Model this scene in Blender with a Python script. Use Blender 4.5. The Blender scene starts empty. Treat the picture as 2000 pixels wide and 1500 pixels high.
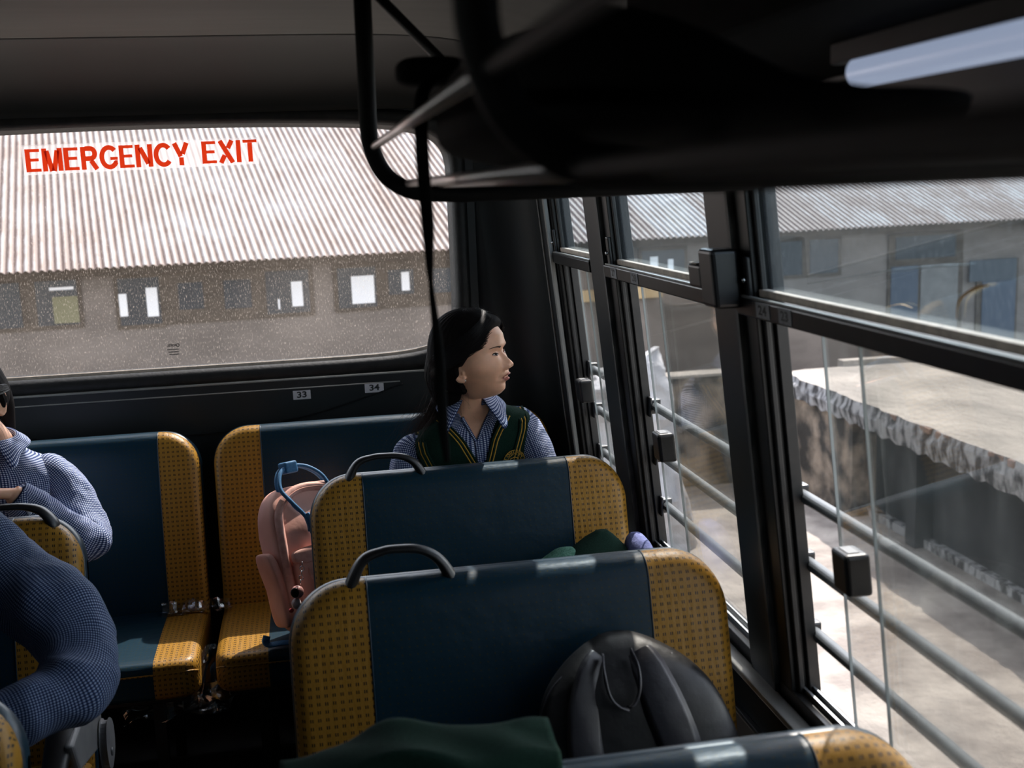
import bpy, math, random
import numpy as np
from mathutils import Vector, Matrix
from mathutils.bvhtree import BVHTree
random.seed(7); rng = np.random.default_rng(7)
PI = math.pi
sc = bpy.context.scene
# ------------------------------------------------------------------ camera
cam_d = bpy.data.cameras.new('camera'); cam = bpy.data.objects.new('camera', cam_d)
sc.collection.objects.link(cam); sc.camera = cam
Rm = ((0.9827988, 0.068694, -0.1714282), (-0.1806486, 0.1647091, -0.9696582), (-0.0383739, 0.9839472, 0.1742853))
cam.matrix_world = Matrix(((*Rm[0], 0), (*Rm[1], 0), (*Rm[2], 1.70), (0, 0, 0, 1)))
cam_d.sensor_fit = 'HORIZONTAL'; cam_d.sensor_width = 32.0; cam_d.lens = 2190/2000*32.0
cam_d.clip_start = 0.02; cam_d.clip_end = 300
cam_d.dof.use_dof = True; cam_d.dof.focus_distance = 2.95; cam_d.dof.aperture_fstop = 4.4
# ------------------------------------------------------------------ world, sun, exposure
w = bpy.data.worlds.new('sky'); sc.world = w; w.use_nodes = True
wn = w.node_tree.nodes; wl = w.node_tree.links
bg = wn['Background']; sky = wn.new('ShaderNodeTexSky'); sky.sky_type = 'NISHITA'
sky.sun_disc = False; sky.sun_elevation = math.radians(51); sky.sun_rotation = math.radians(30)
hsv = wn.new('ShaderNodeHueSaturation'); hsv.inputs['Saturation'].default_value = .38; wl.new(sky.outputs[0], hsv.inputs['Color']); wl.new(hsv.outputs[0], bg.inputs[0]); bg.inputs[1].default_value = 0.55
sun_d = bpy.data.lights.new('sun', 'SUN'); sun_d.energy = 6.3; sun_d.angle = math.radians(0.6)
sun_d.color = (1.0, 0.93, 0.86)
sun = bpy.data.objects.new('sun', sun_d); sc.collection.objects.link(sun)
sun.rotation_euler = Vector((-0.48, -0.70, -1.0)).to_track_quat('-Z', 'Y').to_euler()
sc.view_settings.view_transform = 'Standard'; sc.view_settings.look = 'None'
sc.view_settings.exposure = 0.42; sc.view_settings.gamma = 1.0
sc.view_settings.use_curve_mapping = False
try:
    sc.cycles.transparent_max_bounces = 24; sc.cycles.max_bounces = 10
except Exception: pass

# ------------------------------------------------------------------ materials
def newmat(name):
    m = bpy.data.materials.new(name); m.use_nodes = True
    nt = m.node_tree; return m, nt.nodes, nt.links, nt.nodes['Principled BSDF']
def setp(b, col=None, rough=.6, metal=0., spec=.5, **k):
    if col is not None: b.inputs['Base Color'].default_value = (*col, 1)
    b.inputs['Roughness'].default_value = rough; b.inputs['Metallic'].default_value = metal
    b.inputs['Specular IOR Level'].default_value = spec
    for n, v in k.items(): b.inputs[n.replace('_', ' ')].default_value = v
def ramp(nodes, stops):
    r = nodes.new('ShaderNodeValToRGB'); e = r.color_ramp.elements
    while len(e) < len(stops): e.new(0.5)
    for i, (p, c) in enumerate(stops):
        e[i].position = p; e[i].color = (*c, 1) if len(c) == 3 else c
    return r
def noisy(name, c1, c2, scale=5., rough=.7, stretch=(1, 1, 1), detail=6, lo=.35, hi=.65, bump=0., metal=0., spec=.4, rv=0., bs=None):
    m, N, L, b = newmat(name); setp(b, c1, rough, metal, spec)
    tc = N.new('ShaderNodeTexCoord'); mp = N.new('ShaderNodeMapping'); mp.inputs['Scale'].default_value = stretch
    no = N.new('ShaderNodeTexNoise'); no.inputs['Scale'].default_value = scale; no.inputs['Detail'].default_value = detail
    L.new(tc.outputs['Object'], mp.inputs[0]); L.new(mp.outputs[0], no.inputs['Vector'])
    r = ramp(N, [(lo, c1), (hi, c2)]); L.new(no.outputs[0], r.inputs[0]); L.new(r.outputs[0], b.inputs['Base Color'])
    if bump:
        n2 = N.new('ShaderNodeTexNoise'); n2.inputs['Scale'].default_value = bs or scale*3; n2.inputs['Detail'].default_value = 8
        L.new(mp.outputs[0], n2.inputs['Vector'])
        bp = N.new('ShaderNodeBump'); bp.inputs['Strength'].default_value = 1.0; bp.inputs['Distance'].default_value = bump
        L.new(n2.outputs[0], bp.inputs['Height']); L.new(bp.outputs[0], b.inputs['Normal'])
    return m
def plain(name, col, rough=.5, metal=0., spec=.5, **k):
    m, N, L, b = newmat(name); setp(b, col, rough, metal, spec, **k); return m
def math_node(N, L, op, a, b=None, c=None):
    n = N.new('ShaderNodeMath'); n.operation = op
    for i, v in enumerate((a, b, c)):
        if v is None: continue
        if isinstance(v, (int, float)): n.inputs[i].default_value = v
        else: L.new(v, n.inputs[i])
    return n.outputs[0]
def dots(name, base, dot, pitch=.0140, rough=.38, w=.42, gap=.1, coat=.0):
    """vinyl with small twin-bar square dots"""
    m, N, L, b = newmat(name); setp(b, base, rough, 0, .30)
    uv = N.new('ShaderNodeUVMap'); sx = N.new('ShaderNodeSeparateXYZ'); L.new(uv.outputs[0], sx.inputs[0])
    fx = math_node(N, L, 'FRACT', math_node(N, L, 'DIVIDE', sx.outputs[0], pitch))
    fy = math_node(N, L, 'FRACT', math_node(N, L, 'DIVIDE', sx.outputs[1], pitch))
    ax = math_node(N, L, 'ABSOLUTE', math_node(N, L, 'SUBTRACT', fx, .5)); ay = math_node(N, L, 'ABSOLUTE', math_node(N, L, 'SUBTRACT', fy, .5))
    inx = math_node(N, L, 'LESS_THAN', ax, w/2); iny = math_node(N, L, 'LESS_THAN', ay, w/2)
    sl = math_node(N, L, 'GREATER_THAN', ax, gap/2)
    f = math_node(N, L, 'MULTIPLY', math_node(N, L, 'MULTIPLY', inx, iny), sl)
    mx = N.new('ShaderNodeMix'); mx.data_type = 'RGBA'; L.new(f, mx.inputs[0])
    mx.inputs[6].default_value = (*base, 1); mx.inputs[7].default_value = (*dot, 1)
    L.new(mx.outputs[2], b.inputs['Base Color'])
    no = N.new('ShaderNodeTexNoise'); no.inputs['Scale'].default_value = 260; no.inputs['Detail'].default_value = 3
    n3 = N.new('ShaderNodeTexNoise'); n3.inputs['Scale'].default_value = 9; n3.inputs['Detail'].default_value = 3
    ad = math_node(N, L, 'ADD', math_node(N, L, 'MULTIPLY', no.outputs[0], .05), n3.outputs[0])
    bp = N.new('ShaderNodeBump'); bp.inputs['Strength'].default_value = .6; bp.inputs['Distance'].default_value = .0035
    L.new(ad, bp.inputs['Height']); L.new(bp.outputs[0], b.inputs['Normal'])
    return m
def gingham(name, p=.0052, white=(.62, .66, .76), mid=(.07, .11, .25), navy=(.007, .013, .055), bumpd=.003):
    m, N, L, b = newmat(name); setp(b, mid, .85, 0, .2)
    uv = N.new('ShaderNodeUVMap'); sx = N.new('ShaderNodeSeparateXYZ'); L.new(uv.outputs[0], sx.inputs[0])
    fx = math_node(N, L, 'LESS_THAN', math_node(N, L, 'FRACT', math_node(N, L, 'DIVIDE', sx.outputs[0], p)), .5)
    fy = math_node(N, L, 'LESS_THAN', math_node(N, L, 'FRACT', math_node(N, L, 'DIVIDE', sx.outputs[1], p)), .5)
    s = math_node(N, L, 'MULTIPLY', math_node(N, L, 'ADD', fx, fy), .5)
    r = ramp(N, [(0, white), (.25, mid), (.75, navy)]); r.color_ramp.interpolation = 'CONSTANT'
    L.new(s, r.inputs[0]); L.new(r.outputs[0], b.inputs['Base Color'])
    tc = N.new('ShaderNodeTexCoord'); no = N.new('ShaderNodeTexNoise'); no.inputs['Scale'].default_value = 16; no.inputs['Detail'].default_value = 3
    no.inputs['Distortion'].default_value = .6
    L.new(tc.outputs['Object'], no.inputs['Vector']); bp = N.new('ShaderNodeBump'); bp.inputs['Strength'].default_value = .7; bp.inputs['Distance'].default_value = bumpd*5
    L.new(no.outputs[0], bp.inputs['Height']); L.new(bp.outputs[0], b.inputs['Normal'])
    return m
def glass(name, tint=(.93, .96, .97), dirt=.02, dirtcol=(.85, .8, .76), scale=60, stretch=(1, 1, .25), lo=.55, hi=.75, amt=.3, grad=None, gloss=.05):
    m, N, L, b = newmat(name); N.remove(b); out = N['Material Output']
    tr = N.new('ShaderNodeBsdfTransparent'); tr.inputs[0].default_value = (*tint, 1)
    gl = N.new('ShaderNodeBsdfGlossy'); gl.inputs['Roughness'].default_value = .03
    lw = N.new('ShaderNodeLayerWeight'); lw.inputs[0].default_value = .35
    fr = math_node(N, L, 'MULTIPLY', lw.outputs['Fresnel'], gloss*6)
    m1 = N.new('ShaderNodeMixShader'); L.new(fr, m1.inputs[0]); L.new(tr.outputs[0], m1.inputs[1]); L.new(gl.outputs[0], m1.inputs[2])
    df = N.new('ShaderNodeBsdfDiffuse'); df.inputs[0].default_value = (*dirtcol, 1)
    tl = N.new('ShaderNodeBsdfTranslucent'); tl.inputs[0].default_value = (*dirtcol, 1)
    ad = N.new('ShaderNodeMixShader'); ad.inputs[0].default_value = .5; L.new(df.outputs[0], ad.inputs[1]); L.new(tl.outputs[0], ad.inputs[2])
    tc = N.new('ShaderNodeTexCoord'); mp = N.new('ShaderNodeMapping'); mp.inputs['Scale'].default_value = stretch
    no = N.new('ShaderNodeTexNoise'); no.inputs['Scale'].default_value = scale; no.inputs['Detail'].default_value = 5; no.inputs['Roughness'].default_value = .65
    L.new(tc.outputs['Object'], mp.inputs[0]); L.new(mp.outputs[0], no.inputs['Vector'])
    r = ramp(N, [(lo, (0, 0, 0)), (hi, (1, 1, 1))]); L.new(no.outputs[0], r.inputs[0])
    f = math_node(N, L, 'MULTIPLY', r.outputs[0], amt)
    n2 = N.new('ShaderNodeTexNoise'); n2.inputs['Scale'].default_value = 3.5; n2.inputs['Detail'].default_value = 3; L.new(mp.outputs[0], n2.inputs['Vector'])
    r2 = ramp(N, [(.45, (0, 0, 0)), (.75, (1, 1, 1))]); L.new(n2.outputs[0], r2.inputs[0])
    f = math_node(N, L, 'ADD', f, math_node(N, L, 'MULTIPLY', r2.outputs[0], dirt*1.2)); f = math_node(N, L, 'ADD', f, dirt)
    if grad:   # dust gathers towards the bottom edge of the pane
        sx = N.new('ShaderNodeSeparateXYZ'); L.new(tc.outputs['Object'], sx.inputs[0])
        mr = N.new('ShaderNodeMapRange'); mr.inputs[1].default_value = grad[0]; mr.inputs[2].default_value = grad[1]
        mr.inputs[3].default_value = grad[2]; mr.inputs[4].default_value = grad[3]; L.new(sx.outputs[2], mr.inputs[0])
        f = math_node(N, L, 'MULTIPLY', f, mr.outputs[0])
    f = math_node(N, L, 'MINIMUM', f, .9)
    m2 = N.new('ShaderNodeMixShader'); L.new(f, m2.inputs[0]); L.new(m1.outputs[0], m2.inputs[1]); L.new(ad.outputs[0], m2.inputs[2])
    L.new(m2.outputs[0], out.inputs[0]); return m
MT = {}
MT['yellow'] = dots('yellow_vinyl', (.33, .165, .020), (.022, .014, .007), rough=.42)
MT['blue'] = dots('blue_vinyl', (.0030, .0230, .0400), (.030, .030, .007), w=.2, gap=0, rough=.40)
MT['blueplain'] = plain('blue_piping', (.004, .022, .038), .35)
MT['seatrim'] = plain('seat_piping', (.16, .09, .02), .5)
MT['blackp'] = noisy('black_plastic', (.005, .005, .006), (.009, .009, .010), 40, .38, spec=.5)
MT['hangp'] = plain('black_tube_shaded_rod', (.004, .004, .004), .65, 0, .2)
MT['rubber'] = noisy('window_rubber', (.005, .005, .005), (.012, .012, .011), 30, .55, bump=.001)
MT['frame'] = noisy('black_window_frame', (.006, .006, .006), (.02, .018, .016), 25, .4, lo=.5, hi=.8)
MT['rail'] = noisy('window_rail', (.012, .012, .012), (.022, .022, .021), 30, .32, lo=.5, hi=.8)
MT['pillar'] = noisy('pillar_paint', (.008, .0125, .015), (.012, .017, .020), 12, .38, lo=.5, hi=.9)
MT['panel'] = noisy('grey_panel', (.011, .0135, .0145), (.015, .017, .0175), 3, .45, bump=.0004, bs=60)
MT['ledge'] = noisy('grey_ledge', (.20, .20, .19), (.26, .26, .245), 8, .35)
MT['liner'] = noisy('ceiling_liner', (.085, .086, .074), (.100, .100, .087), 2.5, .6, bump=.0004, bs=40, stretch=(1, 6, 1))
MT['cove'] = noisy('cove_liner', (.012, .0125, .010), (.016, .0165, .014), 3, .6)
MT['floor'] = noisy('floor_vinyl', (.012, .012, .013), (.028, .027, .026), 12, .6)
MT['tan'] = noisy('pale_bead', (.55, .46, .38), (.38, .32, .27), 60, .8, lo=.3, hi=.7)
MT['alu'] = plain('aluminium', (.35, .36, .37), .38, .9)
MT['rod'] = plain('rack_rod', (.66, .60, .57), .30, .85)
MT['barp'] = noisy('bar_paint', (.045, .052, .058), (.065, .072, .076), 30, .42, spec=.5)
MT['metal'] = plain('grey_metal', (.25, .25, .26), .4, .7)
MT['greyp'] = noisy('grey_plastic', (.16, .16, .165), (.20, .20, .20), 20, .42)
MT['white'] = plain('sticker_paper', (.55, .53, .55), .6)
MT['ink'] = plain('ink', (.01, .01, .01), .6)
MT['red'] = plain('red_lettering', (.55, .035, .008), .55)
MT['ging'] = gingham('gingham_cotton')
MT['ging2'] = gingham('gingham_cotton_dark', white=(.20, .25, .35), mid=(.02, .042, .11), navy=(.003, .007, .026))
MT['green'] = noisy('green_knit', (.004, .018, .012), (.007, .027, .018), 300, .95, bump=.0008, bs=500, spec=.15)
MT['greenpale'] = noisy('pale_green_fleece', (.05, .14, .10), (.12, .25, .19), 220, .95, bump=.002, bs=300, spec=.1)
MT['bluecloth'] = noisy('blue_cloth', (.11, .13, .27), (.16, .18, .36), 40, .9, bump=.002, spec=.2)
MT['greycloth'] = noisy('grey_cloth', (.04, .04, .045), (.10, .10, .10), 120, .9)
MT['gold'] = noisy('gold_knit', (.62, .36, .05), (.45, .25, .03), 400, .8)
MT['hair'] = noisy('black_hair', (.005, .004, .004), (.011, .008, .007), 30, .7, stretch=(1, 1, .2), spec=.05)
MT['hairs'] = plain('hair_strand', (.008, .006, .006), .45, 0, .35)
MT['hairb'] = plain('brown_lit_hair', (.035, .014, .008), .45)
MT['pink'] = noisy('pink_canvas', (.74, .38, .30), (.82, .46, .37), 14, .75, bump=.004, bs=11, spec=.25)
MT['pinkd'] = noisy('pink_binding', (.78, .46, .38), (.66, .34, .27), 60, .7, spec=.3)
MT['strap'] = noisy('blue_webbing', (.03, .12, .24), (.045, .17, .33), 300, .6, spec=.3)
MT['blackfab'] = noisy('black_nylon', (.004, .004, .005), (.008, .008, .009), 25, .45, bump=.004, bs=14)
MT['greyfab'] = noisy('grey_nylon', (.018, .018, .023), (.028, .027, .033), 18, .42, bump=.005, bs=12, spec=.6)
MT['bagblack'] = noisy('rack_bag_fabric', (.003, .003, .003), (.005, .005, .005), 25, .85, spec=.1)
MT['skirt'] = plain('dark_skirt', (.012, .022, .02), .9)
MT['shoe'] = plain('black_shoe', (.01, .01, .01), .3)
MT['chrome'] = plain('chrome', (.7, .7, .7), .15, 1.)
def skinmat(name, c=(.80, .44, .285)):
    m, N, L, b = newmat(name); setp(b, c, .48, 0, .45)
    b.inputs['Subsurface Weight'].default_value = .12; b.inputs['Subsurface Radius'].default_value = (.012, .004, .002); b.inputs['Subsurface Scale'].default_value = .6
    no = N.new('ShaderNodeTexNoise'); no.inputs['Scale'].default_value = 30; no.inputs['Detail'].default_value = 5
    tc = N.new('ShaderNodeTexCoord'); L.new(tc.outputs['Object'], no.inputs['Vector'])
    r = ramp(N, [(.3, tuple(x*.88 for x in c)), (.7, tuple(min(1, x*1.06) for x in c))]); L.new(no.outputs[0], r.inputs[0]); L.new(r.outputs[0], b.inputs['Base Color'])
    return m
MT['skin'] = skinmat('skin'); MT['lip'] = plain('lips', (.42, .13, .10), .4); MT['eyew'] = plain('eye_white', (.46, .40, .36), .4)
MT['iris'] = plain('iris', (.010, .005, .004), .35, 0, .15); MT['brow'] = plain('eyebrow', (.09, .05, .035), .9)
def rustroof():
    m, N, L, b = newmat('corrugated_iron'); setp(b, (.6, .58, .56), .55, .0, .4)
    uv = N.new('ShaderNodeUVMap'); mp = N.new('ShaderNodeMapping'); mp.inputs['Scale'].default_value = (1, .22, 1); L.new(uv.outputs[0], mp.inputs[0])
    sx = N.new('ShaderNodeSeparateXYZ'); L.new(uv.outputs[0], sx.inputs[0])
    sheet = math_node(N, L, 'FLOOR', math_node(N, L, 'DIVIDE', sx.outputs[0], .76))
    wn_ = N.new('ShaderNodeTexWhiteNoise'); wn_.noise_dimensions = '1D'; L.new(sheet, wn_.inputs['W'])
    n1 = N.new('ShaderNodeTexNoise'); n1.inputs['Scale'].default_value = 9; n1.inputs['Detail'].default_value = 8; n1.inputs['Roughness'].default_value = .7; L.new(mp.outputs[0], n1.inputs['Vector'])
    n2 = N.new('ShaderNodeTexNoise'); n2.inputs['Scale'].default_value = 1.1; n2.inputs['Detail'].default_value = 3; L.new(uv.outputs[0], n2.inputs['Vector'])
    f = math_node(N, L, 'ADD', math_node(N, L, 'MULTIPLY', n1.outputs[0], .62), math_node(N, L, 'MULTIPLY', n2.outputs[0], .35))
    f = math_node(N, L, 'ADD', f, math_node(N, L, 'MULTIPLY', wn_.outputs[0], .22))
    # valleys of the sheet shifted towards the dark rusty tones
    va = math_node(N, L, 'COSINE', math_node(N, L, 'MULTIPLY', sx.outputs[0], 2*PI/.076))
    f = math_node(N, L, 'ADD', f, math_node(N, L, 'MULTIPLY', va, -.12))
    r = ramp(N, [(.38, (.31, .295, .29)), (.50, (.235, .205, .195)), (.57, (.15, .095, .072)), (.70, (.085, .042, .030))])
    L.new(f, r.inputs[0]); L.new(r.outputs[0], b.inputs['Base Color']); return m
MT['roof'] = rustroof()
MT['plaster'] = noisy('grey_plaster', (.180, .150, .130), (.125, .104, .090), 1.6, .9, stretch=(1, 1, 2.2), bump=.004, bs=30)
MT['wood'] = noisy('brown_window_wood', (.050, .037, .026), (.080, .060, .043), 4, .8, stretch=(1, 1, 3))
MT['dglass'] = noisy('dark_window_glass', (.014, .020, .027), (.028, .037, .046), 1.2, .2)
MT['curtain'] = plain('white_curtain', (.85, .84, .85), .8)
MT['conc'] = noisy('rough_concrete', (.38, .335, .295), (.21, .18, .16), 2.6, .95, detail=12, lo=.35, hi=.62, bump=.03, bs=9)
MT['slab'] = noisy('slab_concrete', (.36, .32, .28), (.20, .18, .16), 1.7, .95, stretch=(1, .6, 1), detail=12, bump=.03, bs=12)
MT['slabedge'] = noisy('weathered_edge', (.36, .35, .35), (.05, .046, .046), 14, .95, stretch=(1, 1, .45), detail=10, lo=.42, hi=.6, bump=.03)
MT['moss'] = noisy('mossy_wall', (.30, .235, .18), (.045, .04, .035), 3.2, .95, detail=12, lo=.38, hi=.6, bump=.03)
MT['shade'] = noisy('shaded_wall', (.045, .045, .046), (.020, .020, .021), 2, .95)  # shade under the slab put into the wall's dark colour
MT['brick'] = noisy('broken_brick', (.27, .17, .13), (.17, .11, .085), 10, .95, bump=.02)
MT['tarp'] = noisy('white_tarpaulin', (.40, .385, .385), (.26, .255, .26), 5, .42, bump=.03, bs=5)
MT['rearglass'] = glass('dusty_rear_glass', (.86, .86, .86), dirt=.022, dirtcol=(.72, .61, .52), scale=340, stretch=(1, 1, .33), lo=.54, hi=.72, amt=.24, grad=(1.10, 1.70, 1.5, .25))
MT['sideglass'] = glass('dusty_upper_glass', (.86, .93, .97), dirt=.008, dirtcol=(.62, .68, .72), scale=300, lo=.54, hi=.78, amt=.08)
MT['clearglass'] = glass('sliding_glass', (.95, .95, .94), dirt=.004, dirtcol=(.6, .66, .66), scale=25, stretch=(1, 1, .15), lo=.55, hi=.85, amt=.04, gloss=.05)
MT['glassedge'] = plain('glass_edge', (.30, .33, .33), .2)
def lampmat():
    m, N, L, b = newmat('tube_diffuser'); setp(b, (.75, .8, .85), .2); b.inputs['Emission Color'].default_value = (.60, .72, 1.0, 1); b.inputs['Emission Strength'].default_value = .30; return m  # faint emission put in for the bluish sheen on the tube
MT['lamp'] = lampmat()
m_, N_, L_, b_ = newmat('sticker_film'); setp(b_, (.80, .76, .74), .5); b_.inputs['Alpha'].default_value = .45; MT['film'] = m_
tl_ = N_.new('ShaderNodeBsdfTranslucent'); tl_.inputs[0].default_value = (.9, .82, .8, 1); ms_ = N_.new('ShaderNodeMixShader'); ms_.inputs[0].default_value = .6
L_.new(b_.outputs[0], ms_.inputs[1])
tp_ = N_.new('ShaderNodeBsdfTransparent'); mx2_ = N_.new('ShaderNodeMixShader'); mx2_.inputs[0].default_value = .35
L_.new(tp_.outputs[0], mx2_.inputs[1]); L_.new(tl_.outputs[0], mx2_.inputs[2]); L_.new(mx2_.outputs[0], ms_.inputs[2]); L_.new(ms_.outputs[0], N_['Material Output'].inputs[0])
m_, N_, L_, b_ = newmat('red_film'); setp(b_, (.62, .04, .01), .55)
tl_ = N_.new('ShaderNodeBsdfTranslucent'); tl_.inputs[0].default_value = (.62, .035, .006, 1); ms_ = N_.new('ShaderNodeMixShader'); ms_.inputs[0].default_value = .42
L_.new(b_.outputs[0], ms_.inputs[1]); L_.new(tl_.outputs[0], ms_.inputs[2]); L_.new(ms_.outputs[0], N_['Material Output'].inputs[0]); MT['redfilm'] = m_
m_, N_, L_, b_ = newmat('clear_plastic_wrap'); N_.remove(b_)
tp_ = N_.new('ShaderNodeBsdfTransparent'); tp_.inputs[0].default_value = (.93, .93, .93, 1); gl_ = N_.new('ShaderNodeBsdfGlossy'); gl_.inputs['Roughness'].default_value = .12
lw_ = N_.new('ShaderNodeLayerWeight'); lw_.inputs[0].default_value = .6; ms_ = N_.new('ShaderNodeMixShader')
L_.new(lw_.outputs['Fresnel'], ms_.inputs[0]); L_.new(tp_.outputs[0], ms_.inputs[1]); L_.new(gl_.outputs[0], ms_.inputs[2]); L_.new(ms_.outputs[0], N_['Material Output'].inputs[0]); MT['wrap'] = m_

# ------------------------------------------------------------------ object helpers
WL = {}
def tag(o, label=None, cat=None, group=None, kind=None):
    if label: o['label'] = label
    if cat: o['category'] = cat
    if group: o['group'] = group
    if kind: o['kind'] = kind
    return o
def empty(name, loc, label=None, cat=None, group=None, kind=None):
    o = bpy.data.objects.new(name, None); sc.collection.objects.link(o); o.location = loc; o.empty_display_size = .1
    WL[o.name] = Vector(loc); return tag(o, label, cat, group, kind)
def mk(name, V, F, mat, parent=None, uv=None, smooth=False, mods=None, loc=None):
    base = Vector((0, 0, 0))
    p = WL[parent.name] if parent is not None else Vector((0, 0, 0))
    org = Vector(loc) if loc is not None else (p if parent is not None else Vector((0, 0, 0)))
    me = bpy.data.meshes.new(name)
    me.from_pydata([(float(v[0])-org[0], float(v[1])-org[1], float(v[2])-org[2]) for v in V], [], [tuple(int(i) for i in f) for f in F])
    me.validate(clean_customdata=False) if uv is None else None
    me.update(); me.materials.append(MT[mat] if isinstance(mat, str) else mat)
    if uv is not None and len(uv):
        l = me.uv_layers.new(name='UVMap'); flat = np.array(uv, dtype=np.float32)
        if flat.shape[0] == len(me.loops): l.data.foreach_set('uv', flat.ravel())
    else:
        l = me.uv_layers.new(name='UVMap')
        for poly in me.polygons:
            n = poly.normal; ax = max(range(3), key=lambda i: abs(n[i])); a, b = [(1, 2), (0, 2), (0, 1)][ax]
            for li in poly.loop_indices:
                co = me.vertices[me.loops[li].vertex_index].co; l.data[li].uv = (co[a], co[b])
    if smooth: me.polygons.foreach_set('use_smooth', [True]*len(me.polygons))
    o = bpy.data.objects.new(name, me); sc.collection.objects.link(o)
    o.location = org - p; o.parent = parent; WL[o.name] = org
    for md in (mods or []):
        md = dict(md); t = md.pop('type'); mm = o.modifiers.new(t.title(), t)
        for k, v in md.items(): setattr(mm, k, v)
    return o
BEV = lambda w, s=2: [dict(type='BEVEL', width=w, segments=s, limit_method='ANGLE')]
def join(*parts):
    V, F, U = [], [], []
    hasuv = all(len(p) > 2 and p[2] is not None for p in parts)
    for p in parts:
        n = len(V); V += list(map(tuple, p[0])); F += [tuple(i+n for i in f) for f in p[1]]
        if hasuv: U += list(p[2])
    return V, F, (U if hasuv else None)
def boxg(x0, x1, y0, y1, z0, z1):
    V = [(x, y, z) for x in (x0, x1) for y in (y0, y1) for z in (z0, z1)]
    F = [(0, 1, 3, 2), (4, 6, 7, 5), (0, 4, 5, 1), (2, 3, 7, 6), (0, 2, 6, 4), (1, 5, 7, 3)]
    return V, F
def hexg(P):  # eight points, same order as boxg
    return list(P), boxg(0, 1, 0, 1, 0, 1)[1]
def gridg(P, closed_u=False, uvs=None):
    """P[u][v] -> quads, uv metric if none"""
    P = np.asarray(P, float); nu, nv = P.shape[:2]
    V = P.reshape(-1, 3).tolist(); F = []; U = []
    if uvs is None:
        du = np.linalg.norm(np.diff(P, axis=0), axis=2).mean(1); cu = np.concatenate([[0], np.cumsum(du)])
        dv = np.linalg.norm(np.diff(P, axis=1), axis=2).mean(0); cv = np.concatenate([[0], np.cumsum(dv)])
        if closed_u: cu = np.concatenate([cu, [cu[-1]+np.linalg.norm(P[-1]-P[0], axis=1).mean()]])
        uvf = lambda i, j: (cu[i], cv[j])
    else: uvf = uvs
    for i in range(nu if closed_u else nu-1):
        i2 = (i+1) % nu
        for j in range(nv-1):
            F.append((i*nv+j, i2*nv+j, i2*nv+j+1, i*nv+j+1)); U += [uvf(i, j), uvf(i+1, j), uvf(i+1, j+1), uvf(i, j+1)]
    return V, F, U
def loftg(rings, caps=True):
    """rings: list of (n,3) arrays -> closed tube surface; u around, v along"""
    R_ = np.asarray(rings, float); nr, n = R_.shape[:2]
    V = R_.reshape(-1, 3).tolist(); F = []; U = []
    per = np.linalg.norm(np.roll(R_, -1, axis=1)-R_, axis=2).sum(1).mean()
    cl = np.concatenate([[0], np.cumsum(np.linalg.norm(np.diff(R_.mean(1), axis=0), axis=1))])
    for i in range(nr-1):
        for j in range(n):
            j2 = (j+1) % n
            F.append((i*n+j, i*n+j2, (i+1)*n+j2, (i+1)*n+j))
            U += [(per*j/n, cl[i]), (per*(j+1)/n, cl[i]), (per*(j+1)/n, cl[i+1]), (per*j/n, cl[i+1])]
    if caps:
        F.append(tuple(range(n))[::-1]); U += [(0, 0)]*n
        F.append(tuple((nr-1)*n+k for k in range(n))); U += [(0, 0)]*n
    return V, F, U
def cr(pts, n):
    """smooth resample through control points (Catmull-Rom)"""
    P = np.asarray(pts, float)
    if P.ndim == 1: P = P[:, None]
    k = len(P); out = []
    for t in np.linspace(0, k-1, n):
        i = min(int(t), k-2); f = t-i
        p0, p1, p2, p3 = P[max(i-1, 0)], P[i], P[i+1], P[min(i+2, k-1)]
        out.append(.5*((2*p1)+(-p0+p2)*f+(2*p0-5*p1+4*p2-p3)*f*f+(-p0+3*p1-3*p2+p3)*f**3))
    return np.array(out)
def frames(P):
    P = np.asarray(P, float); T = np.gradient(P, axis=0); T /= np.linalg.norm(T, axis=1)[:, None]+1e-12
    a = np.array([0, 0, 1.]) if abs(T[0][2]) < .9 else np.array([1., 0, 0])
    A = []; u = np.cross(T[0], a); u /= np.linalg.norm(u)
    for t in T:
        u = u - np.dot(u, t)*t; u /= np.linalg.norm(u)+1e-12; A.append((u.copy(), np.cross(t, u)))
    return T, A
def tubeg(pts, r, n=12, m=None, flat=1., caps=True, smooth=True, ref=None):
    P = cr(pts, m or max(2, (len(pts)-1)*6+1)) if smooth and len(pts) > 2 else np.asarray(pts, float)
    rr = np.interp(np.linspace(0, 1, len(P)), np.linspace(0, 1, len(np.atleast_1d(r))), np.atleast_1d(r)) if np.ndim(r) else np.full(len(P), r)
    T, A = frames(P); rings = []
    an = np.arange(n)/n*2*PI
    for i, p in enumerate(P):
        u, v = A[i]
        if ref is not None:
            rf = np.array(ref, float); v = rf-np.dot(rf, T[i])*T[i]; v /= np.linalg.norm(v)+1e-9; u = np.cross(v, T[i])
        rings.append(p+rr[i]*(np.cos(an)[:, None]*u+flat*np.sin(an)[:, None]*v))
    return loftg(rings, caps)
def ellg(c, r, nu=20, nv=12):
    V = []; F = []
    for i in range(nv+1):
        for j in range(nu):
            a = PI*i/nv; b = 2*PI*j/nu; V.append((c[0]+r[0]*math.sin(a)*math.cos(b), c[1]+r[1]*math.sin(a)*math.sin(b), c[2]+r[2]*math.cos(a)))
    for i in range(nv):
        for j in range(nu):
            F.append((i*nu+j, (i+1)*nu+j, (i+1)*nu+(j+1) % nu, i*nu+(j+1) % nu))
    return V, F
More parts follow.
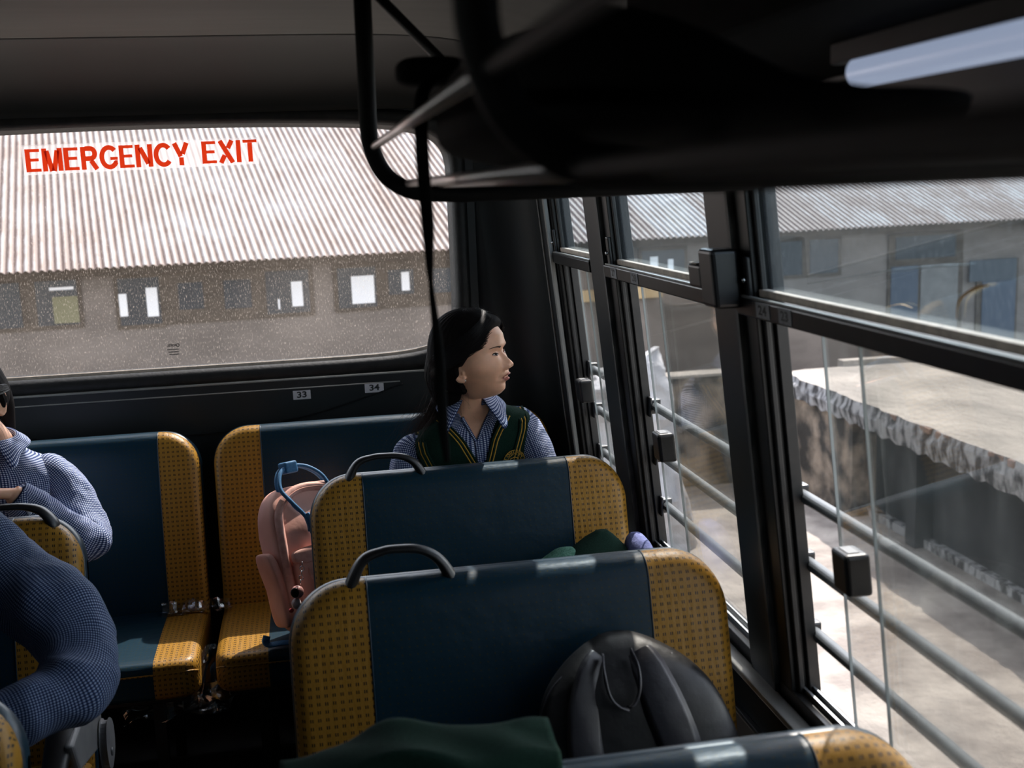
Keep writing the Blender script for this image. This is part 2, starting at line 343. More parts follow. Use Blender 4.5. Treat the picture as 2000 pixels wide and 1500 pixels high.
def textg(s, size, bold=0., cond=1.):
    c = bpy.data.curves.new('txt', 'FONT'); c.body = s; c.size = size; c.offset = bold; c.extrude = 0; c.align_x = 'CENTER'; c.align_y = 'CENTER'
    o = bpy.data.objects.new('txt', c); sc.collection.objects.link(o); bpy.context.view_layer.update()
    me = bpy.data.meshes.new_from_object(o.evaluated_get(bpy.context.evaluated_depsgraph_get()))
    V = [(v.co[0]*cond, v.co[1]) for v in me.vertices]; F = [tuple(p.vertices) for p in me.polygons]
    sc.collection.objects.unlink(o); bpy.data.objects.remove(o); bpy.data.curves.remove(c); bpy.data.meshes.remove(me)
    return V, F
def place2d(VF, c, ex, ey):
    c, ex, ey = (np.array(a, float) for a in (c, ex, ey)); return [tuple(c+x*ex+y*ey) for x, y in VF[0]], VF[1]
def fnoise(P, scale, amp, seed=0):
    """cheap smooth vector-free noise for folds"""
    P = np.asarray(P, float); r = np.random.default_rng(seed); s = 0
    for k in range(6):
        d = r.normal(size=3); d /= np.linalg.norm(d); f = scale*(1+.5*k*r.random()); s = s+np.sin(P@d*f+r.random()*6.28)/(1+.35*k)
    return s*amp/2.5
# ------------------------------------------------------------------ bus shell
CX = -.45                                     # bus centre line
def PX(z, off=0.): return .74-.1005*(z-1.45)+off          # inner face of the right side wall (leans inwards)
def ZC(x):
    u = min(.9995, abs((x-CX)/1.19)); return 1.87+.285*(1-u**7)**.5
def wbox(y0, y1, z0, z1, o0, o1):
    return hexg([(PX(z, o), y, z) for o in (o0, o1) for y in (y0, y1) for z in (z0, z1)])
def mirror(VF): return [(2*CX-v[0], v[1], v[2]) for v in VF[0]], [tuple(reversed(f)) for f in VF[1]]
Y0, Y1 = -3.6, 3.65
mk('floor', *boxg(-1.72, .82, Y0, Y1+.02, -.06, 0), 'floor')['kind'] = 'structure'
# ceiling, a thin curved shell
xs = CX+1.17*np.sin(np.linspace(-PI/2, PI/2, 60)); ys = [Y0, -1.5, 0, 1.5, 3.2]
P = [[(x, y, ZC(x)) for y in ys] for x in xs]
o = mk('ceiling', *gridg(P)[:2], 'liner', smooth=True, mods=[dict(type='SOLIDIFY', thickness=.03, offset=-1)]); o['kind'] = 'structure'
# dark rubber rib along the seam between ceiling and rear cove
rib = [[(x, 3.2+dy, ZC(x)-.004-dz) for dy, dz in ((-.012, -.004), (-.006, 0.004), (.006, .006), (.012, 0))] for x in xs]
o = mk('trim_1', *gridg(rib)[:2], 'rubber', smooth=True, mods=[dict(type='SOLIDIFY', thickness=.004, offset=0)]); o['kind'] = 'structure'
for i, yy in enumerate((1.1, -.9)):
    rb = [[(x, yy+dy, ZC(x)-dz) for dy, dz in ((-.03, -.003), (-.024, .006), (.024, .006), (.03, -.003))] for x in xs]
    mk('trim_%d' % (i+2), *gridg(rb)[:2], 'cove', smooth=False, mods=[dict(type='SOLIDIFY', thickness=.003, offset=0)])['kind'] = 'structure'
# rear cove between ceiling and rear wall
P = []
for x in xs:
    zc = ZC(x); P.append([(x, 3.2+.45*math.cos(a), 1.955+(zc-1.955)*math.sin(a)) for a in np.linspace(0, PI/2, 16)] if zc > 1.955 else [(x, 3.2+.45*math.cos(a), zc) for a in np.linspace(0, PI/2, 16)])
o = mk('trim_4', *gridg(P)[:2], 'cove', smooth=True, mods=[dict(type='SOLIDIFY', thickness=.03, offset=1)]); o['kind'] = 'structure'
# rear wall with the window hole
XL, XR, ZB, ZT = -1.375, .472, 1.16, 1.925
def holept(a, grow=0.):
    """rounded rectangle hit from its centre at angle a"""
    cx_, cz = (XL+XR)/2, (ZB+ZT)/2; hw, hh = (XR-XL)/2+grow, (ZT-ZB)/2+grow
    c, s = math.cos(a), math.sin(a); e = 9.
    r = (abs(c/hw)**e+abs(s/hh)**e)**(-1/e); x, z = cx_+r*c, cz+r*s
    if s > 0: z -= .026*(r*c/hw)**2*(r*s/hh)
    return x, z
an = []
for seg in ((-PI, PI),):
    cx_, cz = (XL+XR)/2, (ZB+ZT)/2; hw, hh = (XR-XL)/2, (ZT-ZB)/2
    ca = math.atan2(hh, hw); A_ = []
    for k in (ca, PI-ca, -PI+ca, -ca): A_ += list(k+np.linspace(-.13, .13, 22))
    A_ += list(np.linspace(-PI, PI, 96, endpoint=False)); an = sorted(A_)
outer = lambda a: (lambda c, s: (lambda r: (cx_+r*c, cz+r*s))(min((1.02)/abs(c) if abs(c) > 1e-6 else 9, ((1.975-cz) if s > 0 else (cz-1.115))/abs(s) if abs(s) > 1e-6 else 9)))(math.cos(a), math.sin(a))
P = []
for a in an:
    h = holept(a, .012); q = outer(a); P.append([(h[0], 3.68, h[1]), (h[0], 3.652, h[1]), (h[0]*.5+q[0]*.5, 3.652, h[1]*.5+q[1]*.5), (q[0], 3.652, q[1])])
rw = gridg(P, closed_u=True)[:2]
low = boxg(-1.50, .60, 3.632, 3.69, 0, 1.115)
o = mk('wall_rear', *join(rw, low)[:2], 'panel', mods=BEV(.004)); o['kind'] = 'structure'
# sunlit line on the ledge painted as a pale strip, plus the crease line
led = tubeg([(-1.48, 3.634, 1.113), (.42, 3.634, 1.113)], .0042, 8, smooth=False); cre = tubeg([(-1.40, 3.6315, 1.083), (.27, 3.6315, 1.083)], .0022, 8, smooth=False)
mk('trim_5', *led[:2], 'ledge', smooth=True)['kind'] = 'structure'; mk('trim_6', *cre[:2], 'ledge', smooth=True)['kind'] = 'structure'
# window 1: rear glass in its rubber
win = empty('window_1', (cx_, 3.65, ZB), kind='structure')
sec = [(-.012, 3.690), (.0, 3.664), (-.002, 3.640), (.012, 3.628), (.032, 3.626), (.046, 3.636), (.048, 3.654)]
P = [[(*[holept(a, g)[0]], y, holept(a, g)[1]) for g, y in sec] for a in an]
mk('window_seal', *gridg(P, closed_u=True)[:2], 'rubber', win, smooth=True)
G = [holept(a, .004) for a in an]
V = [(x, 3.668, z) for x, z in G]
mk('pane', V, [tuple(range(len(V)))], 'rearglass', win)
bead = [[(holept(a, g)[0], y, holept(a, g)[1]) for g, y in ((-.001, 3.662), (-.010, 3.660), (-.012, 3.666))] for a in an if math.sin(a) < -.2]
mk('pale_bead', *gridg(bead)[:2], 'tan', win, smooth=True)  # pale colour paints in the sunlit bottom edge of the rear glass
# stickers on the rear glass: red lettering on clear film
ex = empty('exit_sticker', (-.48, 3.66, 1.83), 'red EMERGENCY EXIT lettering on a pale strip stuck to the rear window', 'sticker')
fz0, fz1 = (1.786, 1.876), (1.797, 1.876)
mk('film', [(-.826, 3.664, fz0[0]), (-.128, 3.664, fz1[0]), (-.128, 3.664, fz1[1]+.003), (-.826, 3.664, fz0[1])], [(0, 1, 2, 3)], 'film', ex)
def arc(cx0, cy0, rx, ry, a0, a1, n=14): return [(cx0+rx*math.cos(math.radians(a)), cy0+ry*math.sin(math.radians(a))) for a in np.linspace(a0, a1, n)]
def stroke(P, w):
    P = np.array(P, float); T = np.gradient(P, axis=0) if len(P) > 2 else np.array([P[1]-P[0]]*2); T /= np.linalg.norm(T, axis=1)[:, None]; N_ = np.stack([-T[:, 1], T[:, 0]], 1)*w/2
    V = list(map(tuple, P+N_))+list(map(tuple, P-N_)); n = len(P); return V, [(i, i+1, n+i+1, n+i) for i in range(n-1)]
LW = .21
GLY = {'E': (.62, [[(.09, 0), (.09, 1)], [(.185, .93), (.6, .93)], [(.185, .52), (.55, .52)], [(.185, .07), (.62, .07)]]),
       'M': (.80, [[(.075, 0), (.075, 1)], [(.725, 0), (.725, 1)], [(.17, .90), (.36, .0)], [(.63, .90), (.44, .0)]]),
       'R': (.70, [[(.09, 0), (.09, 1)], [(.185, .92), (.40, .92)]+arc(.40, .70, .19, .22, 80, -80)+[(.38, .48), (.185, .48)], [(.42, .39), (.64, 0)]]),
       'G': (.74, [arc(.40, .5, .32, .43, 42, 330, 26), [(.44, .44), (.76, .44)], [(.68, .36), (.68, .26)]]),
       'N': (.68, [[(.075, 0), (.075, 1)], [(.605, 0), (.605, 1)], [(.185, .86), (.50, .14)]]),
       'C': (.72, [arc(.40, .5, .32, .43, 40, 320, 28)]),
       'Y': (.70, [[(.35, 0), (.35, .36)], [(.08, 1.0), (.33, .40)], [(.62, 1.0), (.41, .50)]]),
       'X': (.68, [[(.08, 1.0), (.60, 0)], [(.60, 1.0), (.42, .65)], [(.26, .35), (.08, 0)]]), 'I': (.20, [[(.10, 0), (.10, 1)]]), 'T': (.62, [[(.31, 0), (.31, .86)], [(0, .93), (.62, .93)]])}
def word2d(word):
    V, F, x, kk_ = [], [], 0, 0
    for c_ in word:
        w_, st_ = GLY[c_]
        for s_ in st_:
            kk_ += 1; v, f = stroke(s_, LW if abs(s_[0][1]-s_[-1][1]) > .3 or len(s_) > 2 else .135); n = len(V); V += [(x+a, b, kk_) for a, b in v]; F += [tuple(i+n for i in q) for q in f]
        x += w_+.10
    return V, F
for word, x0_, x1_, zc_ in (('EMERGENCY', -.818, -.337, 1.8315), ('EXIT', -.300, -.132, 1.8375)):
    t = word2d(word); xsv = [v[0] for v in t[0]]; ysv = [v[1] for v in t[0]]
    sx_, sy_ = (x1_-x0_)/(max(xsv)-min(xsv)), .0745/(max(ysv)-min(ysv)); mx_, my_ = (max(xsv)+min(xsv))/2, (max(ysv)+min(ysv))/2
    V3 = [((x0_+x1_)/2+(a-mx_)*sx_, 3.6625-.00008*k_, zc_+(a-mx_)*sx_*.011+(b-my_)*sy_) for a, b, k_ in t[0]]
    mk('lettering', V3, t[1], 'redfilm', ex)
# maker's stamp on the glass, read from behind
st = empty('glass_stamp', (-.437, 3.66, 1.23), 'small dark maker stamp printed near the bottom of the rear glass', 'stamp')
t = textg('ASEEL', .011, .0003, -1); mk('lettering', *place2d(t, (-.443, 3.6625, 1.242), (1, 0, 0), (0, 0, 1)), 'ink', st)
lines = [boxg(-.458+.003*k, -.422, 3.6620, 3.6626, 1.228-.008*k, 1.2305-.008*k) for k in range(3)]
mk('stamp_lines', *join(*lines)[:2], 'ink', st)
V = [(-.424+.0055*math.cos(a), 3.6625, 1.242+.0055*math.sin(a)) for a in np.linspace(0, 2*PI, 17)[:-1]]+[(-.424+.0035*math.cos(a), 3.6625, 1.242+.0035*math.sin(a)) for a in np.linspace(0, 2*PI, 17)[:-1]]
mk('emblem', V, [(k, (k+1) % 16, 16+(k+1) % 16, 16+k) for k in range(16)], 'ink', st)
# corner pieces between rear wall and side walls
def corner(mir):
    P = []
    for z in np.linspace(0, 1.985, 40):
        xr = PX(z); row = [(.545, 3.652, z)] if z > 1.115 else [(.545, 3.636, z)]
        for a in np.linspace(PI/2, 0, 14): row.append((xr-.16+.16*math.cos(a), 3.49+.16*math.sin(a), z))
        row.append((xr, 3.44, z)); row.append((xr, 3.37, z)); P.append(row)
    g = gridg(P)[:2]
    return mirror(g) if mir else g
for nm, mi in (('trim_7', 0), ('trim_8', 1)):
    mk(nm, *corner(mi), 'panel', smooth=True, mods=[dict(type='SOLIDIFY', thickness=.02, offset=(1 if mi == 0 else 1))])['kind'] = 'structure'
# side walls: lower panel, header, pillars
pill = [(3.385, 3.42), (2.756, 2.905), (1.862, 1.985), (.90, 1.02), (-.02, .10), (-.93, -.81), (-1.84, -1.72), (-2.75, -2.63), (-3.6, -3.54)]
def sidewall(mir):
    parts = [wbox(Y0, 3.49, -.06, .735, 0, .05), wbox(Y0, 3.49, 1.815, 1.90, 0, .05)]
    parts.append(wbox(Y0, 1.90, 1.690, 1.815, 0, .05))
    for a, b in pill: parts.append(wbox(a, b, .735, 1.815, 0, .05))
    g = join(*parts)[:2]; return mirror(g) if mir else g
mk('wall_right', *sidewall(0), 'pillar', mods=BEV(.006, 3))['kind'] = 'structure'
mk('wall_left', *sidewall(1), 'pillar', mods=BEV(.006, 3))['kind'] = 'structure'
fr = boxg(-1.75, .85, Y0-.04, Y0, -.06, 2.16)  # front wall left solid, without a windscreen, to cut light from ahead
mk('wall_front', *fr[:2], 'panel')['kind'] = 'structure'
# aluminium corner strip, worn pale edge beside the corner panel
mk('trim_9', *join(wbox(3.345, 3.362, .735, 1.70, -.012, .0), wbox(3.47, 3.476, .4, 1.9, -.006, 0))[:2], 'ledge', mods=BEV(.002))['kind'] = 'structure'
mk('trim_10', *wbox(Y0, 3.36, .728, .742, -.030, .004), 'ledge', mods=BEV(.003))['kind'] = 'structure'
mk('trim_11', *wbox(Y0, 3.44, .60, .612, -.012, .002), 'panel', mods=BEV(.003))['kind'] = 'structure'
# worn paint on the edge of the two pillars
wear = []
for a, b in ((2.756, 2.905), (1.862, 1.985)):
    wear.append(wbox(a-.001, a+.010, .76, 1.77, -.0015, .02))
mk('trim_12', *join(*wear)[:2], noisy('worn_pillar_edge', (.09, .085, .08), (.022, .025, .026), 40, .6, stretch=(1, 1, .3), lo=.4, hi=.6))['kind'] = 'structure'

def side_window(n, y0, y1, mir, panes, lock=None, nums=None, quick=False):
    W = empty('window_%d' % n, (2*CX-PX(.74) if mir else PX(.74), (y0+y1)/2, .74), kind='structure')
    f = mirror if mir else (lambda g: g)
    fr = join(wbox(y0, y0+.03, .735, 1.815, .012, .062), wbox(y1-.055, y1, .735, 1.815, .010, .062), wbox(y0, y1, .735, .768, .008, .062), wbox(y0, y1, 1.795, 1.815, .01, .062),
              wbox(y1-.068, y1-.055, .768, 1.795, .020, .030), wbox(y1-.066, y1-.055, .768, 1.795, .040, .062))
    mk('frame', *f(fr[:2]), 'frame', W, mods=BEV(.002))
    mk('middle_rail', *f(wbox(y0+.0, y1-.004, 1.463, 1.494, -.004, .058)), 'rail', W, mods=BEV(.003))
    mk('rail_lip', *f(wbox(y0+.0, y1-.014, 1.494, 1.4985, -.002, .006)), 'ledge', W, mods=BEV(.001))
    mk('glazing_bead', *f(wbox(y0+.02, y1-.055, 1.496, 1.510, .018, .034)), 'tan', W, mods=BEV(.003))
    mk('upper_pane', *f(wbox(y0+.03, y1-.055, 1.505, 1.797, .034, .038)), 'sideglass', W)
    track = join(wbox(y0+.03, y1-.055, .768, .778, .028, .033), wbox(y0+.03, y1-.055, .768, .778, .046, .050))
    mk('sliding_track', *f(track[:2]), 'alu', W)
    for k, (a, b, o) in enumerate(panes):
        p = mk('sliding_pane', *f(wbox(a, b, .770, 1.466, o, o+.004)), 'clearglass', W)
        mk('pane_edge', *f(wbox(b-.001, b+.0006, .772, 1.464, o-.0005, o+.0045)), 'glassedge', p)
    if not quick:
        sb = wbox(y1-.052, y1-.030, 1.49, 1.565, .002, .012); mk('bracket', *f(sb), 'blackp', W, mods=BEV(.003))
        sy = y1-.041; c = (PX(1.525, -.001), sy, 1.525); mk('screw', *f(ellg(c, (.004, .005, .005), 12, 8)), 'chrome', W, smooth=True)
    if lock:
        for (ly, lz) in lock:
            L_ = mk('pane_handle', *f(hexg([(PX(z, o), y, z) for o in (-.012, .030) for y in (ly-.026, ly+.026) for z in (lz-.034, lz+.034)])), 'blackp', W, mods=BEV(.007, 3))
            top = hexg([(PX(z, o), y, z) for o in (-.002, .016) for y in (ly-.016, ly+.016) for z in (lz+.0342, lz+.0352)]); mk('handle_slot', *f(top), 'greyp', L_)
    if nums:
        for s, ya, yb in nums:
            z0_, z1_ = 1.467, 1.4925
            st = mk('number_plate', *wbox(ya, yb, z0_, z1_, -.0052, -.0042), noisy('grey_sticker_'+s, (.26, .26, .27), (.20, .20, .21), 60, .7), None, loc=(PX(1.48, -.005), (ya+yb)/2, 1.48))
            tag(st, {'29': 'small grey seat number sticker reading 29 on the second window rail', '28': 'small grey seat number sticker reading 28 on the second window rail', '24': 'small grey seat number sticker reading 24 at the far end of the nearest window rail', '23': 'small grey seat number sticker reading 23 on the nearest window rail'}[s], 'sticker', 'seat number stickers')
            t = textg(s, .022, .0006)
            mk('digits', *place2d(t, (PX(1.4795, -.0056), (ya+yb)/2, 1.4795), (0, -(yb-ya)/.036, 0), (-.1, 0, 1)), 'ink', st)
    return W
bays = [(pill[i+1][1], pill[i][0]) for i in range(len(pill)-1)]
side_window(2, *bays[0], False, [(bays[0][0]+.03, 3.24, .044), (bays[0][0]+.03, 3.10, .034)], lock=[(3.20, 1.09)])
side_window(3, *bays[1], False, [(bays[1][0]+.03, 2.60, .044), (bays[1][0]+.03, 2.43, .034)], lock=[(2.44, 1.09)], nums=[('29', 2.632, 2.682), ('28', 2.452, 2.508)])
side_window(4, *bays[2], False, [(bays[2][0]+.03, 1.63, .044), (bays[2][0]+.03, 1.49, .034)], lock=[(1.52, 1.10)], nums=[('24', 1.712, 1.768), ('23', 1.628, 1.676)])
for i in range(3, 8): side_window(i+2, *bays[i], False, [(bays[i][0]+.03, bays[i][1]-.06, .044)], quick=True)
for i in range(0, 8): side_window(i+10, *bays[i], True, [(bays[i][0]+.03, bays[i][1]-.06, .044)], quick=True)
def drawn(y0, y1, mir, lab):  # unseen curtains added to keep fill light out of the bus
    P = [[(PX(z, -.02-.012*math.sin(y*70)), y, z) for z in (.70, 1.1, 1.5, 1.84)] for y in np.linspace(y0, y1, 90)]
    g = gridg(P)[:2]; g = mirror(g) if mir else g
    o = mk('window_curtain', *g, 'curtblock', None, smooth=True, mods=[dict(type='SOLIDIFY', thickness=.003, offset=0)], loc=(2*CX-.70 if mir else .70, (y0+y1)/2, 1.84)); tag(o, lab, 'curtain', 'added light-blocking curtains')
MT['curtblock'] = plain('light_block_cloth', (.02, .02, .022), .9)
drawn(Y0+.05, -.10, False, 'unseen dark curtain added to block light from the front windows on the right side')
drawn(Y0+.05, 2.70, True, 'unseen dark curtain added to block light from the front windows on the left side')
# scratches on the nearest upper pane
scr = bpy.data.objects['window_4']
def onup(y, z): return (PX(z, .0325), y, z)
P_ = lambda l: [onup(*q) for q in l]
mk('scratch', *join(tubeg(P_([(1.64, 1.531), (1.50, 1.552), (1.36, 1.572), (1.20, 1.588)]), .0006, 6), tubeg(P_([(1.58, 1.536), (1.42, 1.560), (1.25, 1.585)]), .0003, 6))[:2], 'glassedge', scr)
mk('orange_smear', *join(tubeg(P_([(1.23, 1.520), (1.22, 1.545), (1.185, 1.562), (1.16, 1.567)]), [.0004, .0018, .0022, .0008], 6, flat=.25), tubeg(P_([(1.40, 1.518), (1.36, 1.526), (1.33, 1.524)]), [.0003, .0016, .0005], 6, flat=.25))[:2], plain('orange_smear', (.5, .28, .08), .6), scr)
# catch box on the pillar between the two nearest windows
hk = empty('curtain_bracket', (.69, 1.87, 1.48), 'black plastic bracket with a stepped arm fixed to the window pillar', 'bracket')
mk('body', *wbox(1.835, 1.905, 1.475, 1.578, -.050, .001), 'blackp', hk, mods=BEV(.008, 3))
mk('arm', *wbox(1.900, 1.965, 1.505, 1.548, -.050, -.012), 'blackp', hk, mods=BEV(.006, 3))
mk('lip', *wbox(1.915, 1.955, 1.548, 1.551, -.050, -.020), 'tan', hk, mods=BEV(.001))
# outside guard bars with clamps
for k, zb in enumerate((1.135, 1.008, .872)):
    b = empty('guard_bar', (PX(zb, .065), 1.0, zb), ['topmost of the three grey guard bars outside the side windows', 'middle one of the three grey guard bars outside the side windows', 'lowest of the three grey guard bars outside the side windows'][k], 'guard bar', 'window guard bars')
    mk('bar', *tubeg([(PX(zb, .068), -3.5, zb), (PX(zb, .068), 3.36, zb)], .0115, 16, smooth=False)[:2], 'barp', b, smooth=True)
    for yc in (3.325, 2.86, 2.70, 1.925, 1.84, .96):
        mk('clamp', *join(boxg(PX(zb, .055), PX(zb, .084), yc-.02, yc+.004, zb-.02, zb+.018), boxg(PX(zb, .050), PX(zb, .058), yc-.03, yc+.012, zb-.026, zb+.026))[:2], 'blackp', b, mods=BEV(.004))
# seat number plates on the ledge panel
for s, x0_, x1_, z0_, z1_ in (('33', -.0765, -.0205, 1.0455, 1.0745), ('34', .154, .2155, 1.0515, 1.0825)):
    st = mk('number_plate', *boxg(x0_, x1_, 3.6305, 3.6315, z0_, z1_), 'white', None, loc=((x0_+x1_)/2, 3.631, (z0_+z1_)/2))
    tag(st, 'white seat number sticker reading %s on the ledge below the rear window' % s, 'sticker', 'seat number stickers')
    t = textg(s, .027, .0008, 1.25); mk('digits', *place2d(t, ((x0_+x1_)/2, 3.6300, (z0_+z1_)/2), (1, 0, .02), (0, 0, 1)), 'ink', st)
wire = mk('wire', *tubeg([(-.95, 3.627, .985), (-.70, 3.627, .965), (-.40, 3.627, .955), (-.22, 3.627, .965), (0, 3.627, .998), (.18, 3.627, 1.045), (.28, 3.627, 1.075)], .0022, 8)[:2], 'blackp', smooth=True, loc=(0, 3.627, .96))
tag(wire, 'thin black wire sagging across the panel behind the rear bench', 'wire')

# ------------------------------------------------------------------ seats
def back_sections(xs_, x0, x1, yb, zb, zt, lean, T, t_off, R=.11, er=.03, bulge=.012):
    H = zt-zb; out = []
    for x in xs_:
        e = min(x-x0, x1-x); e = max(e, 0)
        Hx = H if e >= R else H-R+math.sqrt(max(0, R*R-(R-e)**2))
        k = 1. if e >= er else .35+.65*math.sqrt(max(0, 1-(1-e/er)**2))
        Tx = T*k; rc = min(.034, Tx*.48)
        loop = []
        for h in np.linspace(0, Hx-rc, 22): loop.append((h, -(bulge*math.sin(PI*min(1, h/Hx))*k)))
        for a in np.linspace(PI, 0, 12): 
            pass
        top = [(Hx-rc+rc*math.sin(a), rc-rc*math.cos(a)) for a in np.linspace(0, PI/2, 8)][1:]
        top += [(Hx-rc+rc*math.sin(a), Tx-rc-rc*math.cos(a)) for a in np.linspace(PI/2, PI, 8)]
        loop += top
        for h in np.linspace(Hx-rc, 0, 8)[1:]: loop.append((h, Tx))
        ring = [(x, yb+lean*(h/H)+t_off+(T-Tx)/2+t, zb+h) for h, t in loop]; out.append(ring)
    return out
def strip(sec, ue=0):
    S = np.array(sec); nu, nv = S.shape[:2]
    arc = np.concatenate([np.zeros((nu, 1)), np.cumsum(np.linalg.norm(np.diff(S, axis=1), axis=2), axis=1)], axis=1)
    return gridg(S, uvs=lambda i, j: (S[min(i, nu-1), 0, 0]+ue, arc[min(i, nu-1), min(j, nv-1)]))
def xsamp(a, b, ends):
    n = max(4, int((b-a)/.012)); x = list(np.linspace(a, b, n))
    if 'l' in ends: x += list(a+.04*(1-np.cos(np.linspace(0, PI/2, 10))))
    if 'r' in ends: x += list(b-.04*(1-np.cos(np.linspace(0, PI/2, 10))))
    return sorted(set(round(v, 5) for v in x))
def cush_sections(xs_, x0, x1, yf, yb, zt, T, er=.035, R=.06):
    out = []
    for x in xs_:
        e = max(0, min(x-x0, x1-x)); k = 0 if e >= er else (1-math.sqrt(max(0, 1-(1-e/er)**2)))
        f = 0 if e >= R else R-math.sqrt(max(0, R*R-(R-e)**2))
        zt_ = zt-.022*k; y_f = yf+f*.8; rc = .024; zb_ = zt-T+.015*k
        loop = [(yb, zt_-.004)]+[(y, zt_+.006*math.sin(PI*(yb-y)/(yb-y_f))) for y in np.linspace(yb-.02, y_f+rc, 16)]
        loop += [(y_f+rc-rc*math.sin(a), zt_-rc+rc*math.cos(a)) for a in np.linspace(0, PI/2, 7)][1:]
        loop += [(y_f-.004*math.sin(PI*q), zt_-rc+(zb_+.01-zt_+rc)*q) for q in np.linspace(0, 1, 7)][1:]
        loop += [(y_f+.012, zb_), (yb, zb_)]
        out.append([(x, y, z) for y, z in loop])
    return out
def seat(name, label, x0, x1, sl, sr, ytop, zt, cushion, handle=None, lean=.12, group=None, legs=True, rear_shell=True, zc=.47, T=.062, armrest=False, cy=None, R=.11):
    H0 = .40; yb = ytop-lean
    S = empty(name, ((x0+x1)/2, ytop-.1, 0), label, 'bus seat', group)
    bk = empty_part('backrest', S)
    for nm, a, b, m, e in (('yellow_side_panel', x0, sl, 'yellow', 'l'), ('blue_centre_panel', sl, sr, 'blue', ''), ('yellow_side_panel', sr, x1, 'yellow', 'r')):
        g = strip(back_sections(xsamp(a, b, e), x0, x1, yb, H0, zt, lean, T, 0, R=R))
        g2 = list(g)
        mk(nm, *g2[:2], m, bk, uv=g[2], smooth=True)
    for xx in (sl, sr):
        s = back_sections([xx], x0, x1, yb, H0, zt, lean, T, 0, R=R)[0]; mk('seam', *tubeg([(p[0], p[1]-.0002, p[2]+.0002) for p in s[::1]], .0016, 6, smooth=False)[:2], 'seatrim' if 0 else 'blueplain', bk, smooth=True)
    # back shell
    g = strip(back_sections(xsamp(x0-.004, x1+.004, 'lr'), x0-.004, x1+.004, yb, H0-.02, zt-.004, lean, .045, .040, R=R, er=.02, bulge=0))
    mk('back_shell', *g[:2], 'blueplain', bk, smooth=True)
    yf, ybk = cushion
    cu = empty_part('cushion', S)
    for nm, a, b, m, e in (('yellow_end', x0, sl, 'yellow', 'l'), ('blue_middle', sl, sr, 'blue', ''), ('yellow_end', sr, x1, 'yellow', 'r')):
        s = cush_sections(xsamp(a, b, e), x0, x1, yf, ybk, zc, .105); g = strip(s)
        mk(nm, *g[:2], m, cu, uv=g[2], smooth=True)
    cap = []
    pip = []
    for x in xsamp(x0+.004, x1-.004, 'lr'):
        s = cush_sections([x], x0, x1, yf, ybk, zc, .105)[0]; p = s[22]; pip.append((p[0], p[1]-.001, p[2]-.004))
    mk('piping', *tubeg([(x0+.004, ybk-.05, zc-.03)]+pip+[(x1-.004, ybk-.05, zc-.03)], .0028, 6, smooth=False)[:2], 'yellow', cu, smooth=True)
    for xe in (x0+.001, x1-.001):
        s = cush_sections([xe], x0, x1, yf, ybk, zc, .105)[0]; b_ = back_sections([xe], x0, x1, yb, H0, zt, lean, T, 0, R=R)[0]
        mk('end_cap', s, [tuple(range(len(s)))], 'yellow', cu); mk('end_cap', b_, [tuple(range(len(b_)))], 'yellow', bk)
    if legs:
        L_ = []
        for xx in (x0+.12, x1-.12):
            for yy in (yf+.07, ybk-.02): L_.append((xx, yy))
        for xx, yy in L_: mk('leg', *boxg(xx-.015, xx+.015, yy-.015, yy+.015, .0, zc-.10), 'blackp', S)
        mk('seat_base', *boxg(x0+.03, x1-.03, yf+.04, ybk+.03, zc-.13, zc-.10), 'blackp', S, mods=BEV(.004))
    if handle:
        hx0, hx1, hh = handle; y_ = ytop+T*.45
        pts = [(hx0, y_, zt-.05), (hx0+.006, y_, zt-.01), (hx0+.030, y_, zt+hh*.70), (hx0+.065, y_, zt+hh*.98), ((hx0+hx1)/2, y_, zt+hh*1.02), (hx1-.055, y_, zt+hh*.92), (hx1-.022, y_, zt+hh*.5), (hx1, y_, zt-.015), (hx1+.002, y_, zt-.04)]
        mk('handle', *tubeg(pts, [.014, .013, .0095, .0075, .0075, .008, .010, .013, .013], 12, ref=(0, 1, 0), flat=1.7)[:2], 'blackp', S, smooth=True)
    return S
def empty_part(name, parent):
    """a carrier mesh for a group of panels: the thin core board inside the cushion"""
    return PartCore(name, parent)
class PartCore:
    def __new__(cls, name, parent): return parent
mk_seat_rows = [
 ('third seat from the back on the window side, its top edge cropped by the frame', -.09, .735, .045, .578, 1.200, .996, (.74, 1.09), None),
 ('large blue and yellow seat by the window with a black backpack leaning on it', -.078, .745, .064, .588, 1.945, 1.0, (1.44, 1.83), (.030, .222, .052)),
 ('blue and yellow seat directly in front of the seated girl in green', -.036, .772, .096, .621, 2.735, 1.0, (2.26, 2.63), (.058, .250, .042))]
for lab, x0, x1, sl, sr, yt, zt, cu, hd in mk_seat_rows:
    seat('bus_seat', lab, x0, x1, sl, sr, yt, zt, cu, hd, group='bus seats', T=.075 if yt < 2 else .062)
seat('bench_seat', 'right half of the rear bench where the girl in green and the pink backpack are', -.325, .725, -.180, .655, 3.455, 1.0, (2.965, 3.40), None, lean=.10, group='rear bench seats')
seat('bench_seat', 'left half of the rear bench, with the sun on its empty cushion', -1.56, -.368, -1.42, -.485, 3.455, 1.0, (2.965, 3.40), None, lean=.10, group='rear bench seats')
# left column seats
A = seat('bus_seat', 'seat on the aisle side at the left, carrying the grey armrest', -1.38, -.555, -1.24, -.70, 2.60, .995, (2.10, 2.48), (-.80, -.615, .030), group='bus seats', lean=.14)
B = seat('bus_seat', 'blurred yellow seat corner at the bottom left of the view', -1.36, -.475, -1.20, -.62, 1.66, .985, (1.15, 1.54), (-.75, -.56, .045), group='bus seats', lean=.12)
